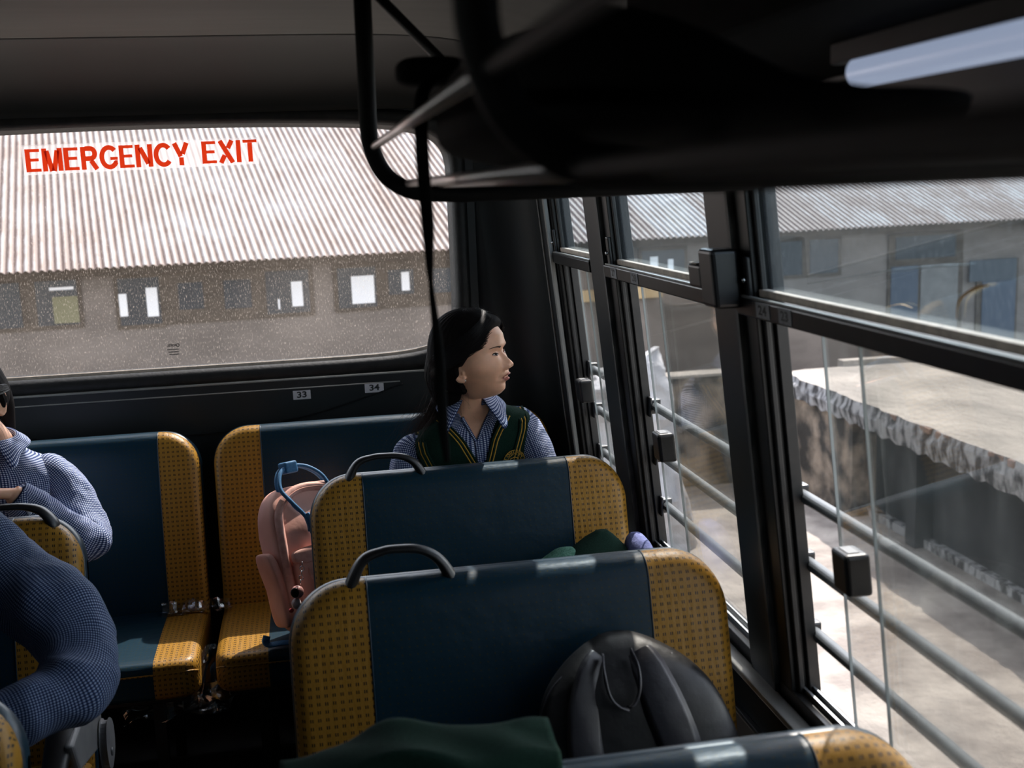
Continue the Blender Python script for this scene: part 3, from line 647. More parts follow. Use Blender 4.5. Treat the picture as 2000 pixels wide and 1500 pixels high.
# armrest and its round cover on the aisle side
am = [(-.575, 2.46, .66), (-.560, 2.36, .67), (-.552, 2.25, .66), (-.55, 2.12, .61), (-.55, 2.04, .585)]
mk('armrest', *tubeg(am, [.035, .034, .030, .024, .018], 14, ref=(0, 0, 1), flat=.7)[:2], 'blackp', A, smooth=True)
br = hexg([(-.535, 2.44, .52), (-.535, 2.44, .68), (-.535, 2.20, .58), (-.535, 2.16, .655), (-.515, 2.44, .52), (-.515, 2.44, .68), (-.515, 2.20, .58), (-.515, 2.16, .655)])
mk('armrest_bracket', *br, 'greyp', A, mods=BEV(.008, 3))
V = []; n_ = 28
for off in (0, .016):
    for k in range(n_):
        a = 2*PI*k/n_; rr = .050*(1+.10*math.cos(2*a)+.06*math.cos(3*a)); V.append((-.512+off, 2.41+.75*rr*math.cos(a), .535+1.15*rr*math.sin(a)))
F = [tuple(range(n_)), tuple(range(2*n_-1, n_-1, -1))]+[(k, (k+1) % n_, n_+(k+1) % n_, n_+k) for k in range(n_)]
mk('hinge_cover', V, F, 'greyp', A, mods=BEV(.005, 3))
mk('screw', *ellg((-.4945, 2.405, .515), (.003, .007, .010), 12, 8), 'alu', A, smooth=True)
# clear plastic wrap still hanging at the bench gap
def crumple(name, parent, c, sx_, sy_, sz_, seed, label=None):
    r = np.random.default_rng(seed); n = 26; P = np.zeros((n, n, 3))
    for i in range(n):
        for j in range(n):
            u, v = i/(n-1)-.5, j/(n-1)-.5; P[i, j] = (c[0]+sx_*u, c[1]+sy_*v*.6, c[2]+sz_*v)
    N3 = fnoise(P.reshape(-1, 3), 90, .013, seed).reshape(n, n); N4 = fnoise(P.reshape(-1, 3), 110, .012, seed+1).reshape(n, n); N5 = fnoise(P.reshape(-1, 3), 70, .012, seed+2).reshape(n, n)
    P[..., 1] += N3; P[..., 2] += N4; P[..., 0] += N5
    o = mk(name, *gridg(P)[:2], 'wrap', parent, loc=c)
    return o
for c, s, lab in (((-.347, 3.00, .40), (.05, .10, .16), 'torn clear plastic wrap bunched in the gap between the two rear bench halves'), ((-.44, 3.04, .325), (.30, .06, .07), 'loose clear plastic wrap hanging under the front edge of the left rear bench cushion'), ((-.40, 3.33, .487), (.20, .05, .03), 'strip of clear plastic wrap lying where bench cushion meets backrest')):
    o = crumple('plastic_wrap', None, c, *s, seed=int(abs(c[0]*1000)+c[2]*100)); tag(o, lab, 'plastic wrap', 'clear plastic wraps on the rear bench')

# ------------------------------------------------------------------ luggage rack
rk = empty('luggage_rack', (.40, .6, 1.70), 'black overhead luggage rack with pale metal rods running along the right side', 'luggage rack')
for yb in (1.75, .66, -.45, -1.55):
    pts = [(.108, yb, ZC(.1)), (.105, yb, 1.86), (.104, yb, 1.80), (.107, yb, 1.765), (.122, yb, 1.728), (.150, yb, 1.704), (.185, yb, 1.694), (.25, yb, 1.690), (.45, yb, 1.690), (PX(1.70)+.005, yb, 1.690)]
    if yb < 1: pts = [(a, b, c+.014 if c < 1.9 else c) for a, b, c in pts]
    pp = np.concatenate([np.array(pts[:2]), cr(pts[1:8], 30)[1:], np.array(pts[8:])])
    h = mk('hanger', *tubeg(pp, .0135, 14, smooth=False)[:2], 'hangp', rk, smooth=True)
    if yb > 1: mk('brace', *tubeg([(.118, yb+.012, 2.0), (.335, yb+.012, 1.775), (.42, yb+.012, 1.69)], .008, 10, smooth=False)[:2], 'blackp', h, smooth=True)
for xr, zr in ((.110, 1.766), (.158, 1.709), (.205, 1.706), (.30, 1.706), (.38, 1.706), (.46, 1.706), (.54, 1.706), (.62, 1.706), (.69, 1.706)):
    mk('rod', *tubeg([(xr, .665, zr), (xr, 1.765, zr)], .0058, 12, smooth=False)[:2], ('rod' if xr < .25 else 'bagblack'), rk, smooth=True)  # window-side rods coloured black to paint in their missing reflections
    mk('rod', *tubeg([(xr, -3.4, zr), (xr, .650, zr)], .0058, 12, smooth=False)[:2], 'hangp', rk, smooth=True)  # same rods, near section coloured dark for the weaker light there
dc = hexg([(.47, -3.5, 1.86), (.47, -3.5, 2.10), (.47, 1.62, 1.86), (.47, 1.62, 2.10), (.705, -3.5, 1.82), (.715, -3.5, 2.06), (.705, 1.62, 1.82), (.715, 1.62, 2.06)])
du = mk('air_duct', *dc, 'bagblack', None, mods=BEV(.02, 3), loc=(.6, 0, 1.9)); tag(du, 'black ventilation duct running along the ceiling edge above the rack', 'duct')
lp = empty('tube_lamp', (.61, .7, 1.82), 'bluish white tube lamp mounted under the duct above the rack', 'lamp')
mk('diffuser', *tubeg([(.600, .1, 1.806), (.600, 1.165, 1.806)], .0165, 18, smooth=False)[:2], 'lamp', lp, smooth=True, mods=BEV(.003))
mk('holder', *boxg(.588, .66, .05, 1.21, 1.818, 1.852), 'blackp', lp, mods=BEV(.003))
# soft black bag on the rack, and its dangling strap
def superell(c, r, e1=.6, e2=.6, nu=40, nv=24, f=None):
    V = []; F = []
    sp = lambda v, e: math.copysign(abs(v)**e, v)
    for i in range(nv+1):
        for j in range(nu):
            a = PI*i/nv-PI/2; b = 2*PI*j/nu
            p = np.array([r[0]*sp(math.cos(a), e1)*sp(math.cos(b), e2), r[1]*sp(math.cos(a), e1)*sp(math.sin(b), e2), r[2]*sp(math.sin(a), e1)])
            if f is not None: p = f(p)
            V.append(tuple(np.array(c)+p))
    for i in range(nv):
        for j in range(nu): F.append((i*nu+j, i*nu+(j+1) % nu, (i+1)*nu+(j+1) % nu, (i+1)*nu+j))
    return V, F
bg_ = empty('black_bag', (.36, .95, 1.712), 'soft black bag lying on the luggage rack with a strap hanging from it', 'bag')
def sst0(t): t = min(1, max(0, t)); return t*t*(3-2*t)
def bagf(p):
    z = p[2]
    if z > 0: z *= max(.12, 1.25-1.25*float(sst0((p[0]+.12)/.18)))
    else: z *= .50
    return np.array([p[0], p[1], z*(1+.06*math.sin(p[1]*14)+.05*math.sin(p[0]*17+1))])
mk('body', *superell((.335, 1.02, 1.753), (.205, .30, .080), .75, .7, f=bagf), 'bagblack', bg_, smooth=True)
mk('buckle', *superell((.150, 1.29, 1.828), (.040, .035, .016), .6, .6), 'bagblack', bg_, smooth=True)
mk('strap', *tubeg([(.16, 1.26, 1.825), (.132, 1.22, 1.80), (.126, 1.2, 1.74), (.128, 1.2, 1.66), (.128, 1.2, 1.60), (.133, 1.205, 1.53), (.134, 1.205, 1.45), (.137, 1.207, 1.40)], [.006, .007, .0075, .007, .0028, .0055, .0062, .003], 10, ref=(0, 1, 0), flat=.35)[:2], 'bagblack', bg_, smooth=True)

# ------------------------------------------------------------------ bags and clothes
bp_ = empty('black_backpack', (.50, 1.75, .47), 'black backpack with wide grey straps standing on the seat by the window', 'backpack')
prof = [(.474, .31, .70, .11), (.52, .300, .712, .125), (.62, .300, .712, .125), (.70, .312, .702, .12), (.78, .330, .684, .11), (.85, .352, .655, .10), (.895, .385, .615, .085), (.925, .425, .570, .06), (.940, .46, .535, .035), (.944, .485, .51, .012)]
prof = [(.474+(p[0]-.474)*.915, *p[1:]) for p in prof]
rings = []
for z, a, b, d in cr([(p[0], p[1], p[2], p[3]) for p in prof], 40):
    yb_ = 1.775+.09*(z-.47)/.5; e = .62
    ring = []
    for k in range(48):
        t = 2*PI*k/48; c_, s_ = math.cos(t), math.sin(t)
        x = (a+b)/2+(b-a)/2*math.copysign(abs(c_)**e, c_); y = yb_-d*.5+d/2*math.copysign(abs(s_)**e, s_); ring.append((x, y, z))
    rings.append(ring)
mk('body', *loftg(rings)[:2], 'blackfab', bp_, smooth=True)
def fy(x, z):
    # front face of the pack at x, z
    zz = [p[0] for p in prof]; a = np.interp(z, zz, [p[1] for p in prof]); b = np.interp(z, zz, [p[2] for p in prof]); d = np.interp(z, zz, [p[3] for p in prof])
    u = min(.97, abs((x-(a+b)/2)/((b-a)/2+1e-6))); yb_ = 1.775+.09*(z-.47)/.5
    return yb_-d*.5-d/2*(1-u**(1/.62*1.))**.62
def ribbon(pts, w, th, m=40, nrm=(0, -1, 0)):
    P = cr(pts, m); T, _ = frames(P); rings = []
    W_ = np.interp(np.linspace(0, 1, m), np.linspace(0, 1, len(np.atleast_1d(w))), np.atleast_1d(w)) if np.ndim(w) else np.full(m, w)
    for p, t, ww in zip(P, T, W_):
        n = np.array(nrm, float); s = np.cross(t, n); s /= np.linalg.norm(s)+1e-9; n = np.cross(s, t)
        rings.append([p-s*ww/2-n*th/2, p-s*ww*.35+n*th/2*1.0, p+s*ww*.35+n*th/2, p+s*ww/2-n*th/2])
    return loftg(rings)
for nm, ptx, wd in (('shoulder_strap', [(.452, .888), (.432, .865), (.412, .81), (.408, .73), (.425, .61), (.45, .52)], [.05, .070, .082, .084, .080, .055]),
                    ('shoulder_strap', [(.520, .890), (.530, .868), (.550, .81), (.572, .735), (.588, .62), (.59, .52)], [.06, .082, .094, .096, .088, .06])):
    pts = [(x, fy(x, z)-.012, z) for x, z in ptx]; mk(nm, *ribbon(pts, wd, .012)[:2], 'greyfab', bp_, smooth=True, mods=[dict(type='SUBSURF', levels=1, render_levels=1)])
mk('haul_loop', *ribbon([(.455, 1.775, .893), (.449, 1.742, .872), (.453, 1.728, .842), (.466, 1.722, .824), (.481, 1.720, .818), (.496, 1.722, .826), (.507, 1.730, .848), (.510, 1.748, .878), (.505, 1.775, .898)], .017, .004, nrm=(1, 0, .2))[:2], 'greyfab', bp_, smooth=True)
for s_ in (-1, 1):
    pz = [(.5+s_*.19, .55), (.5+s_*.195, .66), (.5+s_*.175, .75), (.5+s_*.135, .835), (.5+s_*.08, .875)]
    mk('side_seam', *tubeg([(x, 1.775+.09*(z-.47)/.5-.055, z) for x, z in pz], .004, 8)[:2], 'greyfab', bp_, smooth=True)
zc_ = [(.693, 1.70, .72), (.699, 1.70, .70), (.695, 1.70, .68)]
mk('zip_pull', *tubeg(zc_, .003, 8)[:2], 'chrome', bp_, smooth=True)

# pink backpack on the rear bench
pk = empty('pink_backpack', (-.02, 3.15, .475), 'pink canvas backpack with blue handles standing on the rear bench', 'backpack')
ca_, sa_ = math.cos(math.radians(30)), math.sin(math.radians(30))
def pkt(x, y, z):   # pack frame: x across, y depth (front is -), z up; leaning back a little
    y2 = y*.93+.30*z; z2 = z*.96+.0-y*.25; return (-.010+ca_*x-sa_*y2, 3.075+sa_*x+ca_*y2, .490+z2)
def tf(VF): return [pkt(*v) for v in VF[0]], VF[1]
def pkf(p): 
    k = 1+.07*math.sin(p[2]*31+p[0]*12)+.05*math.sin(p[0]*43+2)+.03*math.sin(p[2]*67-p[0]*30); t = max(0, (p[2]-.06)/.14); return np.array([p[0]*(1-.10*t*t), p[1]*k*(1-.25*t), p[2]])
mk('body', *tf(superell((0, 0, .20), (.135, .068, .205), .38, .34, 56, 40, f=pkf)), 'pink', pk, smooth=True)
mk('front_pocket', *tf(superell((-.015, -.074, .12), (.090, .026, .100), .35, .3, 40, 24)), 'pink', pk, smooth=True)
mk('pocket_flap', *tf(superell((-.015, -.090, .215), (.096, .014, .022), .5, .3, 40, 16)), 'pinkd', pk, smooth=True)
mk('side_pocket', *tf(superell((-.134, .0, .135), (.014, .050, .105), .4, .4, 24, 24, f=lambda p: p+np.array([-.020*max(0, p[2]/.12), 0, 0]))), 'pink', pk, smooth=True)
zp = [(-.118, -.062, .03), (-.122, -.064, .15), (-.118, -.062, .28), (-.105, -.054, .345), (-.06, -.048, .385), (.0, -.045, .395), (.08, -.048, .38)]
mk('zip_binding', *ribbon([pkt(*q) for q in zp], .026, .010, 50, nrm=(-.3, -1, 0))[:2], 'pinkd', pk, smooth=True)
mk('zip_line', *tubeg([pkt(q[0]+.004, q[1]-.008, q[2]) for q in zp], .0014, 6)[:2], 'pink', pk, smooth=True)
for q in ((-.096, .055), (-.10, .2)):
    pass
mk('reinforcement_patch', *tf(superell((-.085, -.080, .055), (.030, .006, .028), .2, .2, 24, 10)), 'pinkd', pk, smooth=True)
for dx, dy in ((0, 0), (.006, .03)):
    pts = [pkt(-.035+dx*2, -.078+dy, .275), pkt(-.040+dx, -.082+dy, .315), pkt(-.068+dx, -.070+dy, .365), pkt(-.082+dx, -.05+dy, .405), pkt(-.062+dx, -.030+dy, .448), pkt(-.02+dx, -.020+dy, .462), pkt(.03+dx, -.030+dy, .448), pkt(.065+dx, -.05+dy, .40), pkt(.06+dx, -.08+dy, .30)]
    mk('handle', *tubeg(pts, .0060, 10)[:2], 'strap', pk, smooth=True)
mk('handle_wrap', *tf(boxg(-.045, -.005, -.034, .014, .442, .476)), 'strap', pk, mods=BEV(.006, 3))
mk('handle_tab', *ribbon([pkt(-.040, -.086, .325), pkt(-.030, -.092, .285), pkt(-.018, -.094, .235)], [.018, .030, .030], .004, 16)[:2], 'strap', pk, smooth=True)
mk('hanging_strap', *ribbon([(-.182, 3.00, .506), (-.185, 2.995, .493), (-.175, 2.99, .484), (-.14, 2.99, .486), (-.10, 3.0, .480), (-.05, 3.02, .478)], .022, .0025, 40, nrm=(0, -.4, 1))[:2], 'strap', pk, smooth=True)
mk('webbing_loop', *ribbon([pkt(-.078, -.088, .205), pkt(-.075, -.102, .165), pkt(-.060, -.104, .115), pkt(-.066, -.098, .06)], .007, .002, 24)[:2], 'pinkd', pk, smooth=True)
# key charm clipped to the pocket
pkt0 = pkt
def pkt(x, y, z): return (-.094+(x+.036), 2.915+(y+.13), .652+(z-.112))
kc = empty('bag_charm', pkt(-.02, -.115, .09), 'small red and white figure charm clipped to the pink backpack', 'charm')
mk('head', *ellg(pkt(-.030, -.125, .112), (.017, .015, .018)), plain('charm_pink', (.60, .30, .27), .35), kc, smooth=True)
mk('visor', *ellg(pkt(-.036, -.135, .114), (.012, .008, .014)), 'iris', kc, smooth=True)
mk('body', *ellg(pkt(-.035, -.125, .080), (.013, .011, .015)), plain('charm_white', (.6, .5, .48), .35), kc, smooth=True)
mk('foot', *ellg(pkt(-.050, -.125, .062), (.007, .007, .006)), plain('charm_red', (.35, .03, .03), .35), kc, smooth=True)
mk('foot', *ellg(pkt(-.026, -.125, .060), (.007, .007, .006)), MT['charm_red'] if 'charm_red' in MT else bpy.data.materials['charm_red'], kc, smooth=True)
ch = []
for k in range(5):
    c = np.array(pkt(-.020+.002*k, -.112, .134+.0125*k)); rr = .0055; e1, e2 = (np.array([1, 0, 0]), np.array([0, 0, 1.3])) if k % 2 else (np.array([0, 1, 0]), np.array([0, 0, 1.3]))
    ch.append(tubeg([c+rr*(math.cos(a)*e1+math.sin(a)*e2) for a in np.linspace(0, 2*PI, 13)], .0011, 6, smooth=False))
mk('chain', *join(*ch)[:2], 'chrome', kc, smooth=True)

pkt = pkt0
def mound(name, label, cat, pts, mat, seed, parent=None, amp=.006, group=None, base=None):
    """cloth heap lofted through (z, x0, x1, y0, y1) levels"""
    rings = []
    for z, a, b, c, d in cr(pts, 26):
        ring = [((a+b)/2+(b-a)/2*math.copysign(abs(math.cos(t))**.8, math.cos(t)), (c+d)/2+(d-c)/2*math.copysign(abs(math.sin(t))**.8, math.sin(t)), z) for t in np.linspace(0, 2*PI, 49)[:-1]]
        rings.append(ring)
    R_ = np.array(rings); nn = fnoise(R_.reshape(-1, 3), 45, amp, seed).reshape(R_.shape[:2]); nn[0] = 0
    cen = R_.mean(1, keepdims=True); d_ = R_-cen; d_ /= np.linalg.norm(d_, axis=2, keepdims=True)+1e-9; R_ = R_+d_*nn[..., None]
    o = mk(name, *loftg(R_)[:2], mat, parent, smooth=True, loc=((pts[0][1]+pts[0][2])/2, (pts[0][3]+pts[0][4])/2, pts[0][0])); 
    if label: tag(o, label, cat, group)
    return o
# dark green sweater heaped on the seat in front of the girl, pale fleece, grey pouch, blue bag
mound('green_sweater', 'dark green sweater heaped in a peak on the seat ahead of the girl', 'sweater', [(.478, .50, .74, 2.44, 2.62), (.60, .51, .735, 2.45, 2.62), (.72, .53, .725, 2.47, 2.62), (.79, .545, .735, 2.48, 2.615), (.815, .585, .725, 2.51, 2.61), (.838, .625, .700, 2.55, 2.605), (.853, .655, .680, 2.575, 2.595)], 'green', 3)
mound('green_fleece', 'pale green fleece lying beside the dark green sweater', 'fleece', [(.478, .40, .50, 2.42, 2.60), (.60, .42, .535, 2.44, 2.60), (.74, .46, .565, 2.47, 2.60), (.79, .495, .590, 2.50, 2.60), (.815, .530, .595, 2.53, 2.59), (.826, .555, .588, 2.55, 2.57)], 'greenpale', 5, amp=.005)
mound('blue_bag', 'small blue cloth bag pushed up against the window sill', 'bag', [(.478, .715, .765, 2.42, 2.60), (.62, .715, .765, 2.42, 2.62), (.74, .715, .772, 2.42, 2.62), (.81, .718, .770, 2.43, 2.61), (.838, .726, .766, 2.45, 2.59), (.850, .738, .758, 2.48, 2.56)], 'bluecloth', 8, amp=.003)
mound('grey_pouch', 'dark grey pouch tucked in front of the green sweater', 'pouch', [(.478, .58, .70, 2.36, 2.42), (.62, .60, .71, 2.37, 2.43), (.74, .62, .71, 2.38, 2.44), (.775, .635, .71, 2.385, 2.43), (.788, .645, .70, 2.39, 2.42)], 'greycloth', 9, amp=.003)
# green cloth thrown over the nearest seat
P = []
for x in np.linspace(-.075, .262, 40):
    row = []
    for s in np.linspace(-1, 1, 34):
        top = 1.012+.026*math.exp(-((x-.075)/.09)**2)+.010*math.exp(-((x-.2)/.07)**2)
        y = 1.272+.070*math.sin(s*PI/2)*1.0+.012*math.sin(x*30); z = top-.26*max(0, abs(s)-.35)**1.4*1.5
        row.append((x, y, z))
    P.append(row)
P = np.array(P); P[..., 2] += fnoise(P.reshape(-1, 3), 38, .006, 11).reshape(P.shape[:2]); P[..., 1] += fnoise(P.reshape(-1, 3), 30, .006, 12).reshape(P.shape[:2])
o = mk('green_cardigan', *gridg(P)[:2], 'green', None, smooth=True, mods=[dict(type='SOLIDIFY', thickness=.008, offset=0)], loc=(.1, 1.27, 1.01)); tag(o, 'dark green knitted garment draped over the nearest seat back', 'garment')

# ------------------------------------------------------------------ outside
GZ = -1.34
gnd = mk('ground', *boxg(-14, 24, -12, 40, GZ-.1, GZ), 'conc', None); gnd['kind'] = 'structure'
a5 = math.radians(5.); EX = np.array([math.cos(a5), math.sin(a5), 0]); EN = np.array([-math.sin(a5), math.cos(a5), 0]); EO = np.array([1., 12.3, 0])
def bp3(s, off, z): return tuple(EO+EX*s+EN*off+np.array([0, 0, z]))
def bbox(s0, s1, o0, o1, z0, z1): return hexg([bp3(s, o, z) for s in (s0, s1) for o in (o0, o1) for z in (z0, z1)])
BL = empty('school_building', bp3(2, .5, GZ), 'long grey building with a rusty corrugated iron roof seen behind the bus', 'building')
mk('wall', *bbox(-9, 14, .5, .8, GZ, 1.02), 'plaster', BL)
mk('eave_board', *bbox(-9, 14, .30, .5, .93, 1.10), 'wood', BL)
D = np.array((-.163, .9, .404)); D /= np.linalg.norm(D)
ss = np.arange(-9, 14.001, .076/8); rows = [-.0, 1.2, 2.6, 5.2]; NN = np.cross(EX, D); NN /= np.linalg.norm(NN)
if NN[2] < 0: NN = -NN
base = EO[None]+EX[None]*ss[:, None]+np.array([0, 0, 1.06])[None]-D*.06
wave = .0125*np.cos(ss*2*PI/.076)
P = np.stack([base+D*t+NN*wave[:, None]+np.array([0, 0, .0])+NN*.0 for t in rows], axis=1)
g = gridg(P, uvs=lambda i, j: (ss[min(i, len(ss)-1)], rows[j])); mk('corrugated_roof', *g[:2], 'roof', BL, uv=g[2], smooth=True)
def bwin(s0, s1, z0, z1, panes, curt=(), nm='window'):
    f = mk(nm, *bbox(s0-.04, s1+.04, .47, .52, z0-.04, z1+.04), 'wood', BL)
    for a, b in panes: mk('pane', *bbox(a, b, .462, .468, z0, z1), 'dglass', f)
    for a, b, c, d in curt: mk('curtain', *bbox(a, b, .455, .460, c, d), 'curtain', f)
bwin(-4.30, -3.39, .43, .90, [(-4.30, -3.95), (-3.80, -3.39)], [(-3.66, -3.42, .80, .83)])
mk('poster', *bbox(-3.64, -3.39, .452, .456, .45, .73), plain('olive_paper', (.17, .16, .085), .8), BL)
bwin(-2.98, -2.56, .38, .88, [(-2.98, -2.56)], [(-2.70, -2.585, .46, .77), (-2.98, -2.90, .48, .72)])
bwin(-2.37, -2.11, .51, .80, [(-2.37, -2.11)]); bwin(-1.89, -1.60, .49, .80, [(-1.89, -1.60)])
bwin(-1.44, -.97, .40, .87, [(-1.44, -.97)], [(-1.165, -1.045, .47, .745), (-1.32, -1.30, .45, .56)])
mk('window_board', *bbox(-2.62, -.92, .475, .505, .36, .93), 'wood', BL)
bwin(-.65, -.22, .41, .86, [(-.65, -.22)], [(-.50, -.245, .455, .765)])
bwin(-.08, .21, .53, .81, [(-.08, .21)], [(.07, .16, .57, .78)]); bwin(.42, .80, .52, .80, [(.42, .80)])
mk('window_board', *bbox(-.70, 1.2, .475, .505, .38, .92), 'wood', BL)
bwin(3.00, 3.55, .45, .86, [(3.00, 3.55)], [(3.10, 3.20, .50, .79), (3.33, 3.40, .50, .75)])
bwin(4.45, 5.66, .46, .88, [(4.45, 4.70), (4.83, 5.14), (5.25, 5.65)])
bwin(6.42, 7.45, .57, .86, [(6.48, 7.37)])
dr_ = mk('door', *bbox(6.38, 7.5, .475, .52, GZ, .55), 'wood', BL)
mk('door_panel', *bbox(6.42, 6.82, .462, .47, GZ+.05, .48), plain('blue_door_paint', (.035, .05, .075), .6), dr_); mk('door_panel', *bbox(6.86, 7.42, .462, .47, GZ+.05, .48), noisy('grey_door_paint', (.17, .16, .15), (.12, .115, .11), 4, .8), dr_)
d2_ = mk('door', *bbox(7.72, 8.36, .475, .52, GZ, .50), 'wood', BL); mk('door_panel', *bbox(7.80, 8.32, .462, .47, GZ+.05, .46), bpy.data.materials['blue_door_paint'], d2_)
mk('door_curtain', *bbox(7.58, 8.30, .44, .455, .22, .50), plain('dark_blue_cloth', (.05, .06, .07), .8), BL)
mk('beam', *bbox(2.0, 3.25, .43, .5, .30, .44), plain('ochre_beam', (.42, .30, .16), .8), BL)
# flat concrete roof with broken edge, and the wall in front of it
SX, SY, SZ = 4.58, 10.42, -.25
sl = empty('concrete_slab', (5.6, 7, GZ), 'flat concrete roof of a low store with a broken brick edge, right of the bus', 'slab')
ysl = np.linspace(-3, SY, 120)
edge = SX+fnoise(np.stack([ysl*0, ysl, ysl*0], 1), 9, .035, 4)+fnoise(np.stack([ysl*0, ysl, ysl*0], 1), 40, .012, 5)
P = [[(edge[i], y, SZ), (edge[i]+.25, y, SZ+.02), (7.0, y, SZ+.02), (9.5, y, SZ+.02)] for i, y in enumerate(ysl)]
mk('slab_top', *gridg(P)[:2], 'slab', sl)
P = []
for i, y in enumerate(ysl):
    zb = -.44-.012*(SY-y)*1.2; P.append([(edge[i], y, SZ), (edge[i]-.012, y, SZ-.05), (SX-.02+.01*math.sin(y*9), y, (SZ+zb)/2), (SX+.0, y, zb+.02*math.sin(y*23)), (SX+.25, y, zb)])
mk('slab_edge', *gridg(P)[:2], 'slabedge', sl, smooth=False)
bk_ = []
for k in range(24):
    y = 5.2+.135*k+random.random()*.06; q_ = random.random()
    if q_ < .6: bk_.append(boxg(SX-.012+.02*q_, SX+.03+q_*.08, y, y+.07+.05*q_, SZ-.055+.02*q_, SZ-.004))
mk('exposed_brick', *join(*bk_)[:2], 'brick', sl)
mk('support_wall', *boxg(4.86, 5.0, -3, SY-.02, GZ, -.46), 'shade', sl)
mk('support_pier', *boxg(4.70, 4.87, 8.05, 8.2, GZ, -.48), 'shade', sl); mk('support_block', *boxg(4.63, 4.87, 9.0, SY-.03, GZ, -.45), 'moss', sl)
mk('base_kerb', *boxg(4.78, 4.87, -3, SY-.02, GZ, GZ+.07), 'slabedge', sl)
mk('parapet', *join(boxg(5.25, 9.5, 10.42, 10.55, SZ, SZ+.075))[:2], 'slab', sl)
wl_ = mk('mossy_wall', *boxg(-2.0, SX+.03, SY-.02, SY+.22, GZ, SZ+.02), 'moss', None, loc=(1.3, SY, GZ), mods=BEV(.02)); tag(wl_, 'low mossy retaining wall across the yard in front of the building', 'wall')
cp = mk('coping', *boxg(-2.0, SX+.02, SY-.03, SY+.22, SZ+.02, SZ+.045), 'slab', wl_)
# pale tarpaulin over something tall behind the rear corner
def tarp():
    lev = [(-1.34, 1.9, 3.12, 8.4, 9.6), (-.9, 2.0, 3.02, 8.4, 9.5), (-.4, 2.05, 2.93, 8.45, 9.4), (-.05, 2.10, 2.90, 8.5, 9.3), (.10, 2.2, 2.88, 8.5, 9.2), (.24, 2.45, 2.86, 8.6, 9.0), (.345, 2.74, 2.84, 8.7, 8.85)]
    rings = []
    for z, a, b, c, d in cr(lev, 30):
        rings.append([((a+b)/2+(b-a)/2*math.copysign(abs(math.cos(t))**.5, math.cos(t)), (c+d)/2+(d-c)/2*math.copysign(abs(math.sin(t))**.5, math.sin(t)), z) for t in np.linspace(0, 2*PI, 61)[:-1]])
    R_ = np.array(rings); X = R_.reshape(-1, 3); nn = (np.abs(fnoise(X, 7, .13, 2))+np.abs(fnoise(X, 15, .05, 6))).reshape(R_.shape[:2])
    cen = R_.mean(1, keepdims=True); d_ = R_-cen; d_[..., 2] = 0; d_ /= np.linalg.norm(d_, axis=2, keepdims=True)+1e-9; R_ = R_-d_*nn[..., None]*.9
    return loftg(R_)[:2]
o = mk('tarpaulin', *tarp(), 'tarp', None, loc=(2.6, 8.4, GZ)); tag(o, 'crumpled white tarpaulin covering a tall heap outside the side windows', 'tarpaulin')
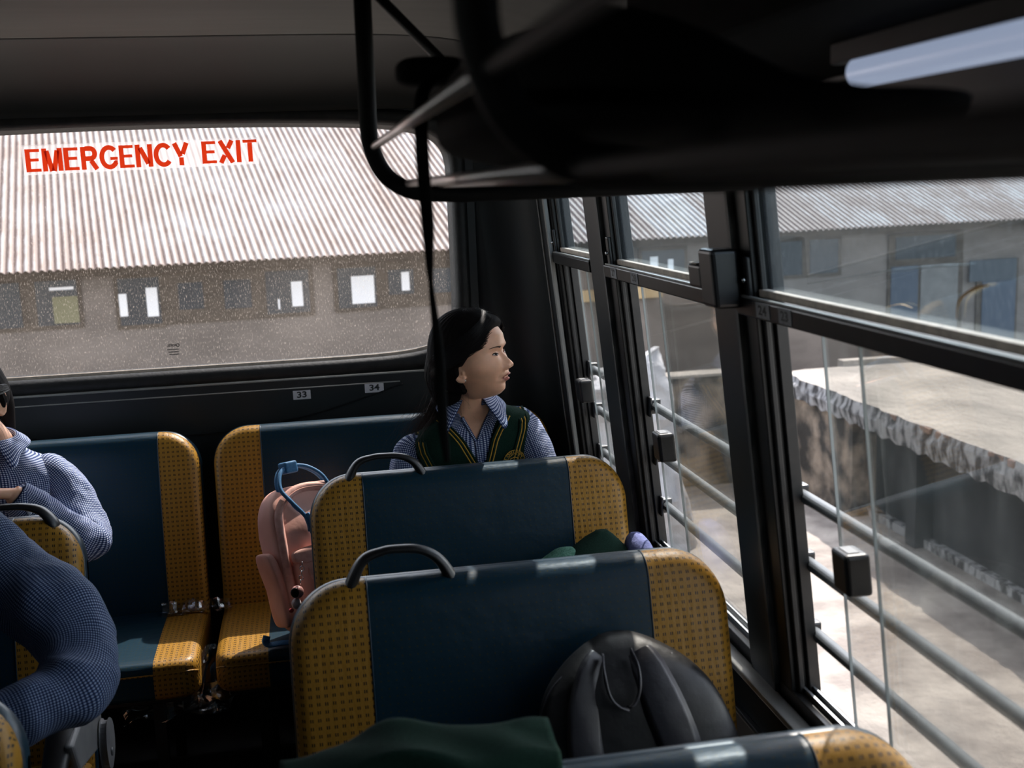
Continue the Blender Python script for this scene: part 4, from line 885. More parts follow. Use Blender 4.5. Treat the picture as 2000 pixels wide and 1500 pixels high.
# ------------------------------------------------------------------ people
def sst(x, a, b):
    t = np.clip((np.asarray(x, float)-a)/(b-a), 0, 1); return t*t*(3-2*t)
def G2(y, z, y0, z0, sy, sz): return np.exp(-((y-y0)/sy)**2/2-((z-z0)/sz)**2/2)
PB_Z = [-.112, -.105, -.098, -.086, -.070, -.050, -.030, 0., .012, .030, .055, .085, .105, .118]
PB_X = [.0, .042, .059, .0725, .0775, .083, .085, .084, .082, .088, .086, .068, .036, .0]
def head_points(nu=260, nv=180):
    """local head, x forward, y to its left, z up"""
    ph = np.linspace(-PI/2, PI/2, nv); th = np.linspace(0, 2*PI, nu, endpoint=False)
    PH, TH = np.meshgrid(ph, th, indexing='ij'); dx, dy, dz = np.cos(PH)*np.cos(TH), np.cos(PH)*np.sin(TH), np.sin(PH)
    ax = np.where(dx > 0, .083, .098); az = np.where(dz > 0, .113, .106); e = 2.25
    r = (np.abs(dx/ax)**e+np.abs(dy/.074)**e+np.abs(dz/az)**e)**(-1/e)
    x, y, z = r*dx, r*dy, r*dz
    xb = .083*np.maximum(0, 1-np.abs(z/np.where(z > 0, .113, .106))**e)**(1/e)   # mid-profile of the base shape
    front = sst(x, .0, .045)
    # jaw: narrower towards the chin, cheeks keep width
    low = sst(-z, .0, .105)
    y = y*(1-.36*low**1.25)*(1+.03*G2(0, z, 0, -.03, 1, .02))
    # back of the lower head tucks in towards the neck
    x = np.where(x < 0, x*(1-.42*sst(-z, .02, .1)), x)
    tgt = np.interp(z, PB_Z, PB_X); fall = np.exp(-(np.abs(y)/.050)**2.4)
    x = x+front*(tgt-xb)*fall
    # nose
    ridge_z = [-.043, -.037, -.032, -.025, -.018, -.008, .0, .010, .018]; ridge_a = [0., .0035, .0125, .0225, .0190, .0105, .0055, .0015, 0.]
    ra = np.interp(z, ridge_z, ridge_a); rw = np.interp(z, ridge_z, [.011, .0120, .0125, .0118, .0100, .0078, .0066, .006, .006])
    x = x+front*ra*np.exp(-(y/rw)**2/1.4)
    for s in (-1, 1):
        x = x+front*(.0105*G2(y, z, s*.0150, -.0295, .0052, .0055)-.0035*G2(y, z, s*.0205, -.030, .003, .006)-.0030*G2(y, z, s*.0075, -.0375, .0035, .0022))
        x = x+front*(-.0085*G2(y, z, s*.031, .010, .013, .0085)+.0050*G2(y, z, s*.031, .0075, .0105, .0065)-.002*G2(y, z, s*.031, .0150, .012, .0018))
        x = x+front*(.0035*G2(y, z, s*.030, .026, .016, .005)-.0045*G2(y, z, s*.013, .009, .006, .009))
        x = x+front*(.0050*G2(y, z, s*.040, -.024, .018, .017)-.0018*G2(y, z, s*.027, -.050, .004, .008)-.0028*G2(y, z, s*.0265, -.0525, .0035, .0035))
        y = y+s*.0035*G2(x, z, .045, -.015, .025, .022)*(np.sign(y) == s)
    # lips
    x = x+front*(.0105*G2(y, z, 0, -.0475, .0125, .0036)+.0100*G2(y, z, 0, -.0600, .0120, .0042)-.0055*np.exp(-((z+.0532+.004*(np.abs(y)/.02)**2)/.0016)**2/2)*np.exp(-(y/.017)**4))
    x = x+front*(-.0030*G2(y, z, 0, -.0690, .016, .004)-.0016*G2(y, z, 0, -.0415, .0028, .004)+.002*G2(y, z, 0, -.087, .012, .010))
    return np.stack([x, y, z], -1)
HP = head_points()
def head_mesh():
    V = HP.reshape(-1, 3); nv, nu = HP.shape[:2]; F = []
    for i in range(nv-1):
        for j in range(nu): F.append((i*nu+j, i*nu+(j+1) % nu, (i+1)*nu+(j+1) % nu, (i+1)*nu+j))
    return V, F
HV, HF = head_mesh()
BVHH = BVHTree.FromPolygons([Vector(v) for v in HV], HF)
def face_x(y, z):
    h = BVHH.ray_cast(Vector((.3, y, z)), Vector((-1, 0, 0))); return h[0][0] if h[0] is not None else .08
def face_patch(outline_fn, off, n=14, m=8):
    """outline_fn(u)->(y, zlow, zhigh)"""
    P = []
    for u in np.linspace(0, 1, n):
        y, a, b = outline_fn(u); P.append([(face_x(y, a+(b-a)*v)+off, y, a+(b-a)*v) for v in np.linspace(0, 1, m)])
    return gridg(P)[:2]
def hair_cap(line, thick=.011, seed=1, side_full=.0, low=-.088):
    """closed shell around the skull, sinking under the skin outside the hairline"""
    P = HP[::2, ::2].copy(); x, y, z = P[..., 0], P[..., 1], P[..., 2]
    zl = line(x, np.abs(y)); h = sst(z, zl-.004, zl+.006)
    h = np.where(x < -.012, sst(z, low-.01, low+.004), h)
    # smooth blend behind the ear
    n = P/np.linalg.norm(P, axis=-1, keepdims=True)
    xf = np.clip(x, -.2, .083)
    grow = thick*(1+.55*sst(-x, -.02, .08)+.25*sst(z, .03, .1))
    st = 1+.10*np.sin(np.arctan2(y, x-.02)*46+3*np.sin(z*40))*.35
    P = P+n*((h*grow*st-(1-h)*.010)[..., None])
    V = P.reshape(-1, 3); nv, nu = P.shape[:2]
    F = [(i*nu+j, i*nu+(j+1) % nu, (i+1)*nu+(j+1) % nu, (i+1)*nu+j) for i in range(nv-1) for j in range(nu)]
    return V, F
def strand(pts, r=.0005, n=3, m=12):
    P = cr(pts, m); T, A = frames(P); an_ = np.arange(n)/n*2*PI; rings = []
    for i, p in enumerate(P):
        k = r*(1-.7*i/(m-1)); rings.append(p+k*(np.cos(an_)[:, None]*A[i][0]+np.sin(an_)[:, None]*A[i][1]))
    V, F, _ = loftg(rings, caps=False); return V, F
def joinm(parts):
    V, F = [], []
    for p in parts:
        n = len(V); V += [tuple(q) for q in p[0]]; F += [tuple(i+n for i in f) for f in p[1]]
    return V, F
def handg(wrist, d, palm, side, curl=.5, s=.9, spread=.1):
    """wrist point, direction of the fingers, palm normal; thumb on +side"""
    d = np.array(d, float); d /= np.linalg.norm(d); pn = np.array(palm, float); pn -= np.dot(pn, d)*d; pn /= np.linalg.norm(pn); sd = np.cross(d, pn)*side
    w = np.array(wrist, float); parts = []
    rings = []
    for t, hw, hd in ((-.02, .020, .016), (.0, .023, .015), (.02, .030, .0145), (.045, .036, .0135), (.07, .038, .012), (.084, .036, .010), (.09, .030, .006)):
        c = w+d*t*s; rings.append([c+sd*hw*s*math.copysign(abs(math.cos(a))**.7, math.cos(a))+pn*hd*s*math.copysign(abs(math.sin(a))**.8, math.sin(a)) for a in np.linspace(0, 2*PI, 25)[:-1]])
    parts.append(loftg(rings)[:2])
    for k, (o, L_) in enumerate(((.026, .070), (.009, .078), (-.009, .072), (-.026, .056))):
        p = w+d*.078*s+sd*o*s; q = d.copy(); pts = [p-d*.015*s, p]; a = 0
        for seg, f in ((.46, .8), (.30, 1.15), (.24, .8)):
            a += curl*f*(1+.08*k); dirv = d*math.cos(a)+pn*math.sin(a)+sd*spread*(1.5-k)*.12; p = p+dirv/np.linalg.norm(dirv)*L_*seg*s; pts.append(p)
        parts.append(tubeg(pts, np.array([.0085, .0088, .0082, .0076, .0062])*s, 12, m=26)[:2])
    p = w+d*.022*s+sd*.022*s; t1 = d*.62+sd*.72+pn*.25; t2 = d*.9+sd*.28+pn*.4*curl*2
    parts.append(tubeg([p-t1*.012*s, p, p+t1*.036*s, p+t1*.036*s+t2*.028*s, p+t1*.036*s+t2*.048*s], np.array([.012, .0125, .0098, .0088, .0068])*s, 12, m=26)[:2])
    return joinm(parts)
def limb(pts, r, n=20, m=40, flat=1.): return tubeg(pts, r, n, m=m, flat=flat)
def torso_rings(lev, grow=0., n=72, m=60, e=.82, tilt=0.):
    """lev rows: z, cx, cy, a, b"""
    out = []
    for z, cx1, cy1, a, b in cr(lev, m):
        a, b = a+grow, b+grow
        out.append([(cx1+a*math.copysign(abs(math.cos(t))**e, math.cos(t)), cy1+b*math.copysign(abs(math.sin(t))**e, math.sin(t)), z+tilt*float(sst(z, .7, .9))*(a*math.copysign(abs(math.cos(t))**e, math.cos(t)))) for t in np.linspace(0, 2*PI, n+1)[:-1]])
    return out
def surf_y(lev, x, z, grow=0., e=.82):
    z = z-(TILT*(x-.435) if abs(lev[0][1]-.43) < .001 else 0)
    L_ = np.array(lev); zz = L_[:, 0]; f = cr(lev, 200); i = np.argmin(np.abs(f[:, 0]-z)); _, cx1, cy1, a, b = f[i]
    u = min(.985, abs((x-cx1)/(a+grow))); return cy1-(b+grow)*(1-u**(2/e))**(e/2)

def build_head(body_parts, P_, R_, C_, s):
    T = lambda V: [tuple(np.array(C_)+np.array(R_)@(np.array(v)*s)) for v in V]
    return T
def orient(az, pitch, roll=0.):
    """az: heading of the face in the ground plane, degrees from +x"""
    az, pitch, roll = map(math.radians, (az, pitch, roll))
    Rz = np.array([[math.cos(az), -math.sin(az), 0], [math.sin(az), math.cos(az), 0], [0, 0, 1]])
    Ry = np.array([[math.cos(pitch), 0, -math.sin(pitch)], [0, 1, 0], [math.sin(pitch), 0, math.cos(pitch)]])
    Rx = np.array([[1, 0, 0], [0, math.cos(roll), -math.sin(roll)], [0, math.sin(roll), math.cos(roll)]])
    return Rz@Ry@Rx
def ear_mesh(side):
    c = np.array([-.008, side*.0700, -.020]); parts = []
    # helix, from the root round the rim to the lobe
    hel = [(.008, 0, .012), (.006, .004, .026), (-.006, .009, .032), (-.019, .012, .024), (-.022, .012, .006), (-.016, .009, -.012), (-.006, .006, -.024), (.004, .003, -.026), (.007, .0, -.016)]
    parts.append(tubeg([c+np.array([a, side*b, d]) for a, b, d in hel], [.003, .0034, .0036, .0036, .0034, .0034, .0058, .0056, .003], 10, m=44)[:2])
    anti = [(.001, .002, .016), (-.008, .0065, .016), (-.012, .007, .002), (-.008, .006, -.010), (.0, .004, -.014)]
    parts.append(tubeg([c+np.array([a, side*b, d]) for a, b, d in anti], [.002, .003, .0032, .003, .0025], 8, m=26)[:2])
    V, F = ellg(c+np.array([-.006, side*.001, .002]), (.0165, .005, .027), 20, 14); parts.append((V, F))
    parts.append(ellg(c+np.array([.006, side*.003, -.006]), (.004, .004, .006), 12, 8))
    return joinm(parts)
def collar(lev_top, c, a, b, zt, parent, az=0., open_=24, tipl=.078, sidel=.036, mat='ging', stand=.018):
    """folded shirt collar round the neck; az turns the opening away from -y"""
    P = []; n = 56
    for k in range(n+1):
        ps = -180+open_+(360-2*open_)*k/n      # from one front end round the back to the other
        psi = 180+ps                            # 0 = front
        fr = min(abs(psi), abs(360-psi)); ang = math.radians(psi-90+az)
        d = np.array([math.cos(ang), math.sin(ang), 0])
        tip = math.exp(-((fr-open_)/26.)**2); L_ = sidel+(tipl-sidel)*tip
        back = sst(fr, 60, 180); zz = zt+.016*float(back); ctr = np.array(c, float)
        base_ = ctr+d*np.array([a, b, 0]); base_[2] = zz-stand
        top = ctr+d*np.array([a*1.04, b*1.04, 0]); top[2] = zz
        outw = .62+.25*float(sst(fr, 20, 90))-.30*float(sst(fr, 110, 180))
        mid = top+d*.010+np.array([0, 0, -.004])
        end = top+np.array([math.copysign(.028, d[0])*tip, 0, 0])+d*(.006+L_*outw*.80)+np.array([0, 0, -L_*(.80-.18*float(sst(fr, 40, 100)))])
        row = [base_, base_*.5+top*.5, top, top+d*.005+np.array([0, 0, .0012])]
        for q in np.linspace(.15, 1, 8): row.append(mid*(1-q)+end*q+d*.004*math.sin(PI*q))
        P.append(row)
    g = gridg(P); return mk('collar', *g[:2], mat, parent, uv=g[2], smooth=True, mods=[dict(type='SOLIDIFY', thickness=.0016, offset=0)])

TILT = .17
# ---------- the girl in green
def girl():
    S = empty('person', (.43, 3.2, .47), 'girl in a green school vest and checked shirt gazing out of the side window', 'person')
    lev = [(.42, .43, 3.23, .158, .115), (.56, .43, 3.215, .140, .100), (.68, .43, 3.21, .138, .098), (.80, .43, 3.20, .150, .102), (.89, .43, 3.195, .166, .104), (.945, .43, 3.19, .180, .094), (.985, .43, 3.19, .180, .082), (1.012, .431, 3.185, .160, .070), (1.032, .432, 3.18, .124, .062), (1.050, .433, 3.17, .086, .057), (1.072, .434, 3.155, .061, .053), (1.11, .435, 3.14, .052, .050), (1.17, .436, 3.12, .048, .048)]
    s = 1.10; C_ = (.437, 3.085, 1.227); R_ = orient(-30, 6, 0)
    T = lambda V: [tuple(np.array(C_)+R_@(np.array(v)*s)) for v in V]
    shL, shR = (.268, 3.19, .940), (.592, 3.19, .990)
    elL, elR = (.205, 3.07, .71), (.665, 3.05, .73)
    wrL, wrR = (.405, 3.055, .785), (.56, 2.90, .60)
    parts = [(T(HV), HF)]
    for sd in (-1, 1): e = ear_mesh(sd); parts.append((T(e[0]), e[1]))
    parts.append(loftg(torso_rings(lev, tilt=TILT))[:2])
    parts += [limb([shL, elL], [.045, .036])[:2] if 0 else limb([shL, tuple(np.array(shL)*.5+np.array(elL)*.5+np.array([0, .01, 0])), elL, tuple(np.array(elL)*.5+np.array(wrL)*.5), wrL], [.043, .039, .034, .030, .021])[:2],
              limb([shR, tuple(np.array(shR)*.5+np.array(elR)*.5), elR, tuple(np.array(elR)*.5+np.array(wrR)*.5), wrR], [.043, .039, .034, .030, .021])[:2]]
    parts.append(handg(wrL, (.03, -.10, .60), (0.1, -1, -.1), 1, .25, .80)); parts.append(handg(wrR, (-.45, -.5, -.2), (0, 0, -1), -1, .4, .88))
    for dx in (-.075, .075):
        parts.append(limb([(.43+dx*.9, 3.24, .480), (.43+dx, 3.12, .485), (.43+dx*1.1, 3.02, .475), (.43+dx*1.1, 2.985, .40), (.43+dx, 3.0, .20), (.43+dx, 3.02, .0)], [.072, .068, .055, .048, .044, .033])[:2])
        parts.append(limb([(.43+dx, 3.03, -.03), (.43+dx, 3.0, -.055), (.43+dx, 2.96, -.065)], [.034, .034, .028], m=10)[:2])
    body = mk('body', *joinm(parts), 'skin', S, smooth=True, mods=[dict(type='REMESH', mode='VOXEL', voxel_size=.0024, use_smooth_shade=True), dict(type='SMOOTH', factor=.5, iterations=1)])
    # face details
    for sd in (-1, 1):
        ey = lambda u, sd=sd: (sd*(.031+.0118*(u*2-1)), .0065-.0026*math.sin(PI*u)**.8+.0016*(u-.3), .0065+.0034*math.sin(PI*u)**.75+.0022*(u-.3))
        V, F = face_patch(ey, .0009); e = mk('eye', T(V), F, 'eyew', S, smooth=True)
        iy = sd*.031+.0010; V = [(face_x(iy, .0075)+.0019, iy, .0078)]; n = 18
        V += [(face_x(iy+.0050*math.cos(a), .0070+.0031*math.sin(a))+.0015, iy+.0050*math.cos(a), .0070+.0031*math.sin(a)) for a in np.linspace(0, 2*PI, n+1)[:-1]]
        mk('iris', T(V), [(0, 1+k, 1+(k+1) % n) for k in range(n)], 'iris', e, smooth=True)
        la = [(lambda y, a, b: (face_x(y, b)+.0018, y, b+.0005))(*ey(u)) for u in np.linspace(0, 1, 14)]
        mk('eyelash', *(lambda g: (T(g[0]), g[1]))(tubeg(la, [.0006, .0012, .0013, .0008], 8, m=28)[:2]), 'iris', S, smooth=True)
        lo_ = [(lambda y, a, b: (face_x(y, a)+.0010, y, a-.0002))(*ey(u)) for u in np.linspace(0, 1, 12)]
        mk('lower_lid', *(lambda g: (T(g[0]), g[1]))(tubeg(lo_, [.0004, .0007, .0004], 6, m=20)[:2]), plain('lid_pink', (.38, .17, .12), .5), S, smooth=True)
        br = lambda u, sd=sd: (sd*(.014+.036*u), .0230+.0055*math.sin(u*2.2)-.003*u-(.0028*(1-u*.7)), .0230+.0055*math.sin(u*2.2)-.003*u+.0024*(1-u*.7))
        V, F = face_patch(br, .0006, 24, 6); mk('eyebrow', T(V), F, 'brow', S, smooth=True)
    up = lambda u: (.0225*(u*2-1), -.0528-.0030*abs(u*2-1)**2, -.0528-.0026*abs(u*2-1)**2+.0098*(1-abs(u*2-1)**1.6)*(1-.22*math.exp(-((u-.5)/.07)**2)))
    lo = lambda u: (.0205*(u*2-1), -.0545-.0028*abs(u*2-1)**2-.0112*(1-abs(u*2-1)**1.9), -.0545-.0026*abs(u*2-1)**2)
    for f_ in (up, lo):
        V, F = face_patch(f_, .0009, 26, 8); mk('lip', T(V), F, 'lip', S, smooth=True)
    mth = [(face_x(.019*(u*2-1), -.0537)+.0006, .019*(u*2-1), -.0535-.0028*abs(u*2-1)**2) for u in np.linspace(0, 1, 15)]
    mk('mouth_line', *(lambda g: (T(g[0]), g[1]))(tubeg(mth, [.0004, .0016, .0018, .0016, .0004], 8, m=30)[:2]), 'iris', S, smooth=True)
    for sd in (-1, 1):
        V, F = ellg((face_x(sd*.0072, -.0352)-.0006, sd*.0072, -.0355), (.0016, .0032, .0016), 12, 8); mk('nostril', T(V), F, 'iris', S, smooth=True)
    # ear stud
    er = [( .002-.0035*0, -1*(.0735+.0030*math.sin(a)), -.046+.0034*math.cos(a)) for a in np.linspace(0, 2*PI, 20)]
    mk('earring', *(lambda g: (T(g[0]), g[1]))(tubeg(er, .0008, 8, smooth=False)[:2]), 'chrome', S, smooth=True)
    # hair: cap drawn back from the forehead, gathered low behind
    def line(x, ya):
        # height of the hairline for a given depth: high over the brow, dropping at the temple, over the ear
        return np.interp(x, [-.02, .0, .012, .026, .040, .054, .066, .085, .12], [-.012, -.010, .004, .020, .032, .048, .064, .084, .10])
    V, F = hair_cap(line, .0125, low=-.075); cap = mk('hair', T(V), F, 'hair', S, smooth=True)
    wl2 = lambda p: tuple(np.array(C_)+R_@(np.array(p)*s))
    # mass at the nape and the loose tail behind the shoulder
    mass = [wl2((-.070, .0, .03)), wl2((-.088, .0, -.03)), wl2((-.082, .0, -.075)), (.372, 3.19, 1.10), (.345, 3.235, 1.04), (.318, 3.262, .985), (.300, 3.27, .93)]
    mk('ponytail', *tubeg(mass, [.046, .052, .049, .041, .033, .028, .018], 24, m=50, flat=1.0)[:2], 'hair', S, smooth=True)
    r = np.random.default_rng(3); st = []
    def skull(u, v, off):      # u: azimuth from the front (deg), v: elevation (deg)
        a, b = math.radians(u), math.radians(v); d = Vector((math.cos(b)*math.cos(a), math.cos(b)*math.sin(a), math.sin(b)))
        h = BVHH.ray_cast(d*.3, -d); p = np.array(h[0]) if h[0] is not None else np.array(d)*.09
        return p+np.array(d)*off
    for k in range(900):
        sd = -1 if r.random() < .62 else 1; t = r.random()
        u0, v0 = sd*(2+52*t+r.normal()*3), 68-50*t**1.2+r.normal()*1.5
        off = .0150+.004*r.random(); pts = []
        ue, ve = sd*(150+20*r.random()), -22+16*r.random()-6*t
        for q in np.linspace(0, 1, 6):
            w_ = q**.85; pts.append(wl2(skull(u0+(ue-u0)*w_, v0+(ve-v0)*w_+(1-t)*8*math.sin(PI*q), off+.006*math.sin(PI*q)*0+.004*q)))
        st.append(strand(pts, .00055, 3, 14))
    for k in range(60):       # flyaways over the crown
        u0 = r.uniform(-70, 40); v0 = r.uniform(50, 88); p0 = skull(u0, v0, .010); d = r.normal(size=3)*.008+np.array([-.012, 0, .008]); p1 = skull(u0-20, v0+4, .020)+d*.4; p2 = p1+d+np.array([-.015, 0, -.004])
        st.append(strand([wl2(p0), wl2(p1), wl2(p2)], .00022, 3, 10))
    mk('hair_strands', *joinm(st), 'hairs', cap, smooth=True)
    st = []
    for k in range(260):
        b0 = np.array(mass[3])+r.normal(size=3)*[.022, .018, .02]; e = np.array([.262, 3.20, .93])+r.normal(size=3)*[.026, .03, .035]; m_ = b0*.45+e*.55+np.array([-.012, .0, .018])+r.normal(size=3)*.010
        st.append(strand([b0, m_, e, e+np.array([-.006, -.004, -.022])+r.normal(size=3)*.008], .00042, 3, 12))
    mk('loose_hair', *joinm(st), 'hairb', cap, smooth=True)
    st = []; mp_ = cr(mass, 12); mr = np.interp(np.linspace(0, 1, 12), np.linspace(0, 1, 7), [.046, .052, .049, .041, .033, .028, .018]); tt_, aa_ = frames(mp_)
    for k in range(420):
        a = r.uniform(0, 2*PI); i0 = r.integers(0, 4); pts = []
        for i in range(i0, min(12, i0+8)): aw = a+.10*(i-i0)+r.normal()*.03; pts.append(mp_[i]+(mr[i]+.0012+.002*r.random())*(math.cos(aw)*aa_[i][0]+math.sin(aw)*aa_[i][1]))
        st.append(strand(pts, .0006, 3, 14))
    mk('tail_strands', *joinm(st), 'hairs', cap, smooth=True)
    st = []
    for k in range(6):
        st.append(strand([wl2((-.03+.01*r.normal(), -.066, -.05)), wl2((-.02+.01*r.normal(), -.062, -.08)), (.40+.012*r.normal(), 3.10, 1.08), (.41+.02*r.normal(), 3.11, 1.045)], .0004))
    mk('neck_hair', *joinm(st), 'hair', cap, smooth=True)
    # shirt: torso shell sinking away in the open neck
    def shell(grow, region, n=220, m=200, ztop=1.02, z0=.47):
        L2 = [l for l in lev if l[0] <= 1.075]; rg = np.array(torso_rings(L2, 0., n, m, tilt=TILT)); cen = rg.mean(1, keepdims=True)
        d_ = rg-cen; d_ /= np.linalg.norm(d_, axis=2, keepdims=True)+1e-9
        up = np.zeros_like(d_); up[..., 2] = sst(rg[..., 2], .97, 1.03)*.9; d_ = d_+up; d_ /= np.linalg.norm(d_, axis=2, keepdims=True)
        g = region(rg[..., 0], rg[..., 1], rg[..., 2]-TILT*(rg[..., 0]-.435)); return rg+d_*(np.where(g > 0, grow, 0)*g-(1-g)*.010)[..., None]+d_*fnoise(rg.reshape(-1, 3), 28, .0012, 2).reshape(rg.shape[:2])[..., None]
    def reg_shirt(x, y, z):
        frt = (y < 3.17); w_ = (z-.980)*.50; ins = frt & (z > .980) & (np.abs(x-.440) < w_); g = np.where(ins, 0., 1.); return np.where(z > 1.072, 0., g)
    R2 = shell(.0045, reg_shirt); g = loftg(R2, caps=False); shirt = mk('shirt', *g[:2], 'ging', S, uv=g[2], smooth=True)
    VC, VZ = .452, .902
    def vw(z): return (z-VZ)*.43+1.2*np.maximum(0, z-VZ-.08)**1.5
    def reg_vest(x, y, z):
        ins = (y < 3.175) & (z > VZ) & (np.abs(x-(VC-.10*(z-VZ))) < vw(z)); g = np.where(ins, 0., 1.)
        arm = (np.abs(x-.433) > .150) & (z > .80); return np.where(z > 1.058, 0., g)
    R2 = shell(.0115, reg_vest); mk('vest', *loftg(R2, caps=False)[:2], 'green', S, smooth=True)
    # sleeves
    def sleeve(sh, el, wr, r_, sd):
        pts = [tuple(np.array(sh)+np.array([-sd*.030, 0, .012])), sh, tuple(np.array(sh)*.5+np.array(el)*.5+np.array([sd*.006, 0, 0])), el, tuple(np.array(el)*.5+np.array(wr)*.5), tuple(np.array(el)*.12+np.array(wr)*.88)]
        P = cr(pts, 60); T_, A = frames(P); rr = np.interp(np.linspace(0, 1, 60), np.linspace(0, 1, len(r_)), r_); an_ = np.arange(40)/40*2*PI; rings = []
        for i, p in enumerate(P): rings.append(p+rr[i]*(np.cos(an_)[:, None]*A[i][0]+np.sin(an_)[:, None]*A[i][1]))
        R3 = np.array(rings); nn = (fnoise(R3.reshape(-1, 3), 40, .004, int(sd*3+8))-np.abs(fnoise(R3.reshape(-1, 3), 48, .005, int(sd*3+60)))+.001).reshape(R3.shape[:2]); cen = R3.mean(1, keepdims=True); d_ = R3-cen; d_ /= np.linalg.norm(d_, axis=2, keepdims=True)
        g = loftg(R3+d_*nn[..., None]); return mk('sleeve', *g[:2], 'ging', S, uv=g[2], smooth=True)
    sleeve(shL, elL, wrL, [.046, .060, .060, .055, .045, .034], -1); sleeve(shR, elR, wrR, [.046, .057, .056, .052, .045, .034], 1)
    collar(None, (.434, 3.150, 0), .058, .056, 1.106, S, az=-2, open_=26, tipl=.100, sidel=.050)
    # placket edges running down the opening
    for sd, top in ((-1, 1.055), (1, 1.055)):
        zz = np.linspace(.980, top, 10); pts = [(.440+sd*(z-.980)*.50+.001*sd, surf_y(lev, .440+sd*(z-.980)*.50, z, .006), z) for z in zz]
        g = ribbon(pts, .010, .003, 24, nrm=(0, -1, .3)); mk('placket', *g[:2], 'ging', shirt, uv=g[2], smooth=True)
    pts = [(.442+.06*(.98-z), surf_y(lev, .445, z, .0065), z) for z in np.linspace(.985, .905, 8)]
    g = ribbon(pts, .020, .003, 20); mk('placket', *g[:2], 'ging', shirt, uv=g[2], smooth=True)
    # gold knitted stripes and dark rib along the neck and armholes
    for off, r1, mt in ((.004, .0032, 'green'), (.0095, .0019, 'gold'), (.0145, .0028, 'green'), (.0195, .0019, 'gold')):
        pts = []
        for z in list(np.linspace(1.052, VZ-.0, 16)): pts.append((VC-.10*(z-VZ)-(vw(z)+off*.95), z-off*.35))
        ptsR = [(VC-.10*(z-VZ)+(vw(z)+off*.95), z-off*.35) for z in np.linspace(VZ-.0, 1.052, 16)]
        full = pts[:-1]+[(VC, VZ-off*1.35)]+ptsR[1:]
        mk('neck_stripe' if mt == 'gold' else 'neck_rib', *tubeg([(x, surf_y(lev, x, z, .0118), z) for x, z in full], r1, 8, m=90)[:2], mt, S, smooth=True)
    for sd in (-1, 1):
        for k, mt in enumerate(('green', 'gold', 'green', 'gold', 'green')):
            pts = []
            for z0 in np.linspace(.865, 1.004, 24):
                x = .433+sd*(np.interp(z0, [.865, .90, .94, .98, 1.005], [.116, .126, .141, .158, .162])-.0056*k); z = z0+TILT*(x-.435); pts.append((x, surf_y(lev, x, z, .0125)-.001, z+.001))
            xt = .433+sd*(.158-.0056*k); pts.append((xt, 3.175, 1.027+TILT*(xt-.435))); pts.append((xt, 3.20, 1.026+TILT*(xt-.435))); pts.append((xt, 3.235, .990+TILT*(xt-.435)))
            mk('armhole_stripe' if mt == 'gold' else 'armhole_rib', *tubeg(pts, .0019 if mt == 'gold' else .0036, 8, m=60)[:2], mt, S, smooth=True)
    # embroidered crest
    cx1, cz1 = .545, .915; cr_ = lambda rr, a: (cx1+rr*math.cos(a)*.95, cz1+rr*math.sin(a))
    yS = lambda x, z: surf_y(lev, x, z, .0140)-.0012
    em = mk('crest', *(lambda n: ([(cx1, yS(cx1, cz1), cz1)]+[(cr_(.036, a)[0], yS(*cr_(.036, a)), cr_(.036, a)[1]) for a in np.linspace(0, 2*PI, n+1)[:-1]], [(0, 1+(k+1) % n, 1+k) for k in range(n)]))(40), plain('crest_green', (.008, .03, .02), .9), S)
    for rr, th in ((.036, .0011), (.0235, .0009)): mk('crest_ring', *tubeg([(cr_(rr, a)[0], yS(*cr_(rr, a))-.0006, cr_(rr, a)[1]) for a in np.linspace(0, 2*PI, 41)], th, 6, smooth=False)[:2], 'gold', em, smooth=True)
    word = "AN CHILDREN'S"; 
    for i, chh in enumerate(word):
        if chh == ' ': continue
        a = math.radians(176-(i)*14.2); t = textg(chh, .0115, .0004); x, z = cr_(.0298, a)
        ex_, ey_ = (math.sin(a), 0, -math.cos(a)), (math.cos(a), 0, math.sin(a)); mk('crest_letter', *place2d(t, (x, yS(x, z)-.0016, z), ex_, ey_), 'gold', em)
    sh = [(-.013, .011), (-.013, -.006), (0, -.017), (.013, -.006), (.013, .011), (0, .016), (-.013, .011)]
    mk('crest_shield', *tubeg([(cx1+a, yS(cx1+a, cz1+b)-.001, cz1+b) for a, b in sh], .0013, 6, smooth=False)[:2], 'gold', em)
    mk('crest_figures', *join(*[tubeg([(cx1+o, yS(cx1, cz1)-.0016, cz1-.008), (cx1+o*.8+.001, yS(cx1, cz1)-.0016, cz1), (cx1+o*1.1, yS(cx1, cz1)-.0016, cz1+.007)], .0015, 6) for o in (-.007, 0, .007)])[:2], 'gold', em, smooth=True)
    # skirt and shoes
    sk = [(.43, 3.27, .478), (.43, 3.18, .484), (.43, 3.08, .482), (.43, 3.0, .465)]
    mk('skirt', *tubeg(sk, [.16, .165, .165, .165], 36, ref=(0, 0, 1), flat=.50)[:2], 'skirt', S, smooth=True)
    for dx in (-.075, .075): mk('shoe', *superell((.43+dx, 2.99, -.055), (.038, .10, .043), .6, .8), 'shoe', S, smooth=True)
    k_ = .945; S.scale = (k_, k_, k_); S.location = Vector((.43*k_, 3.2*k_, 1.70+(.47-1.70)*k_))
    return S
girl()

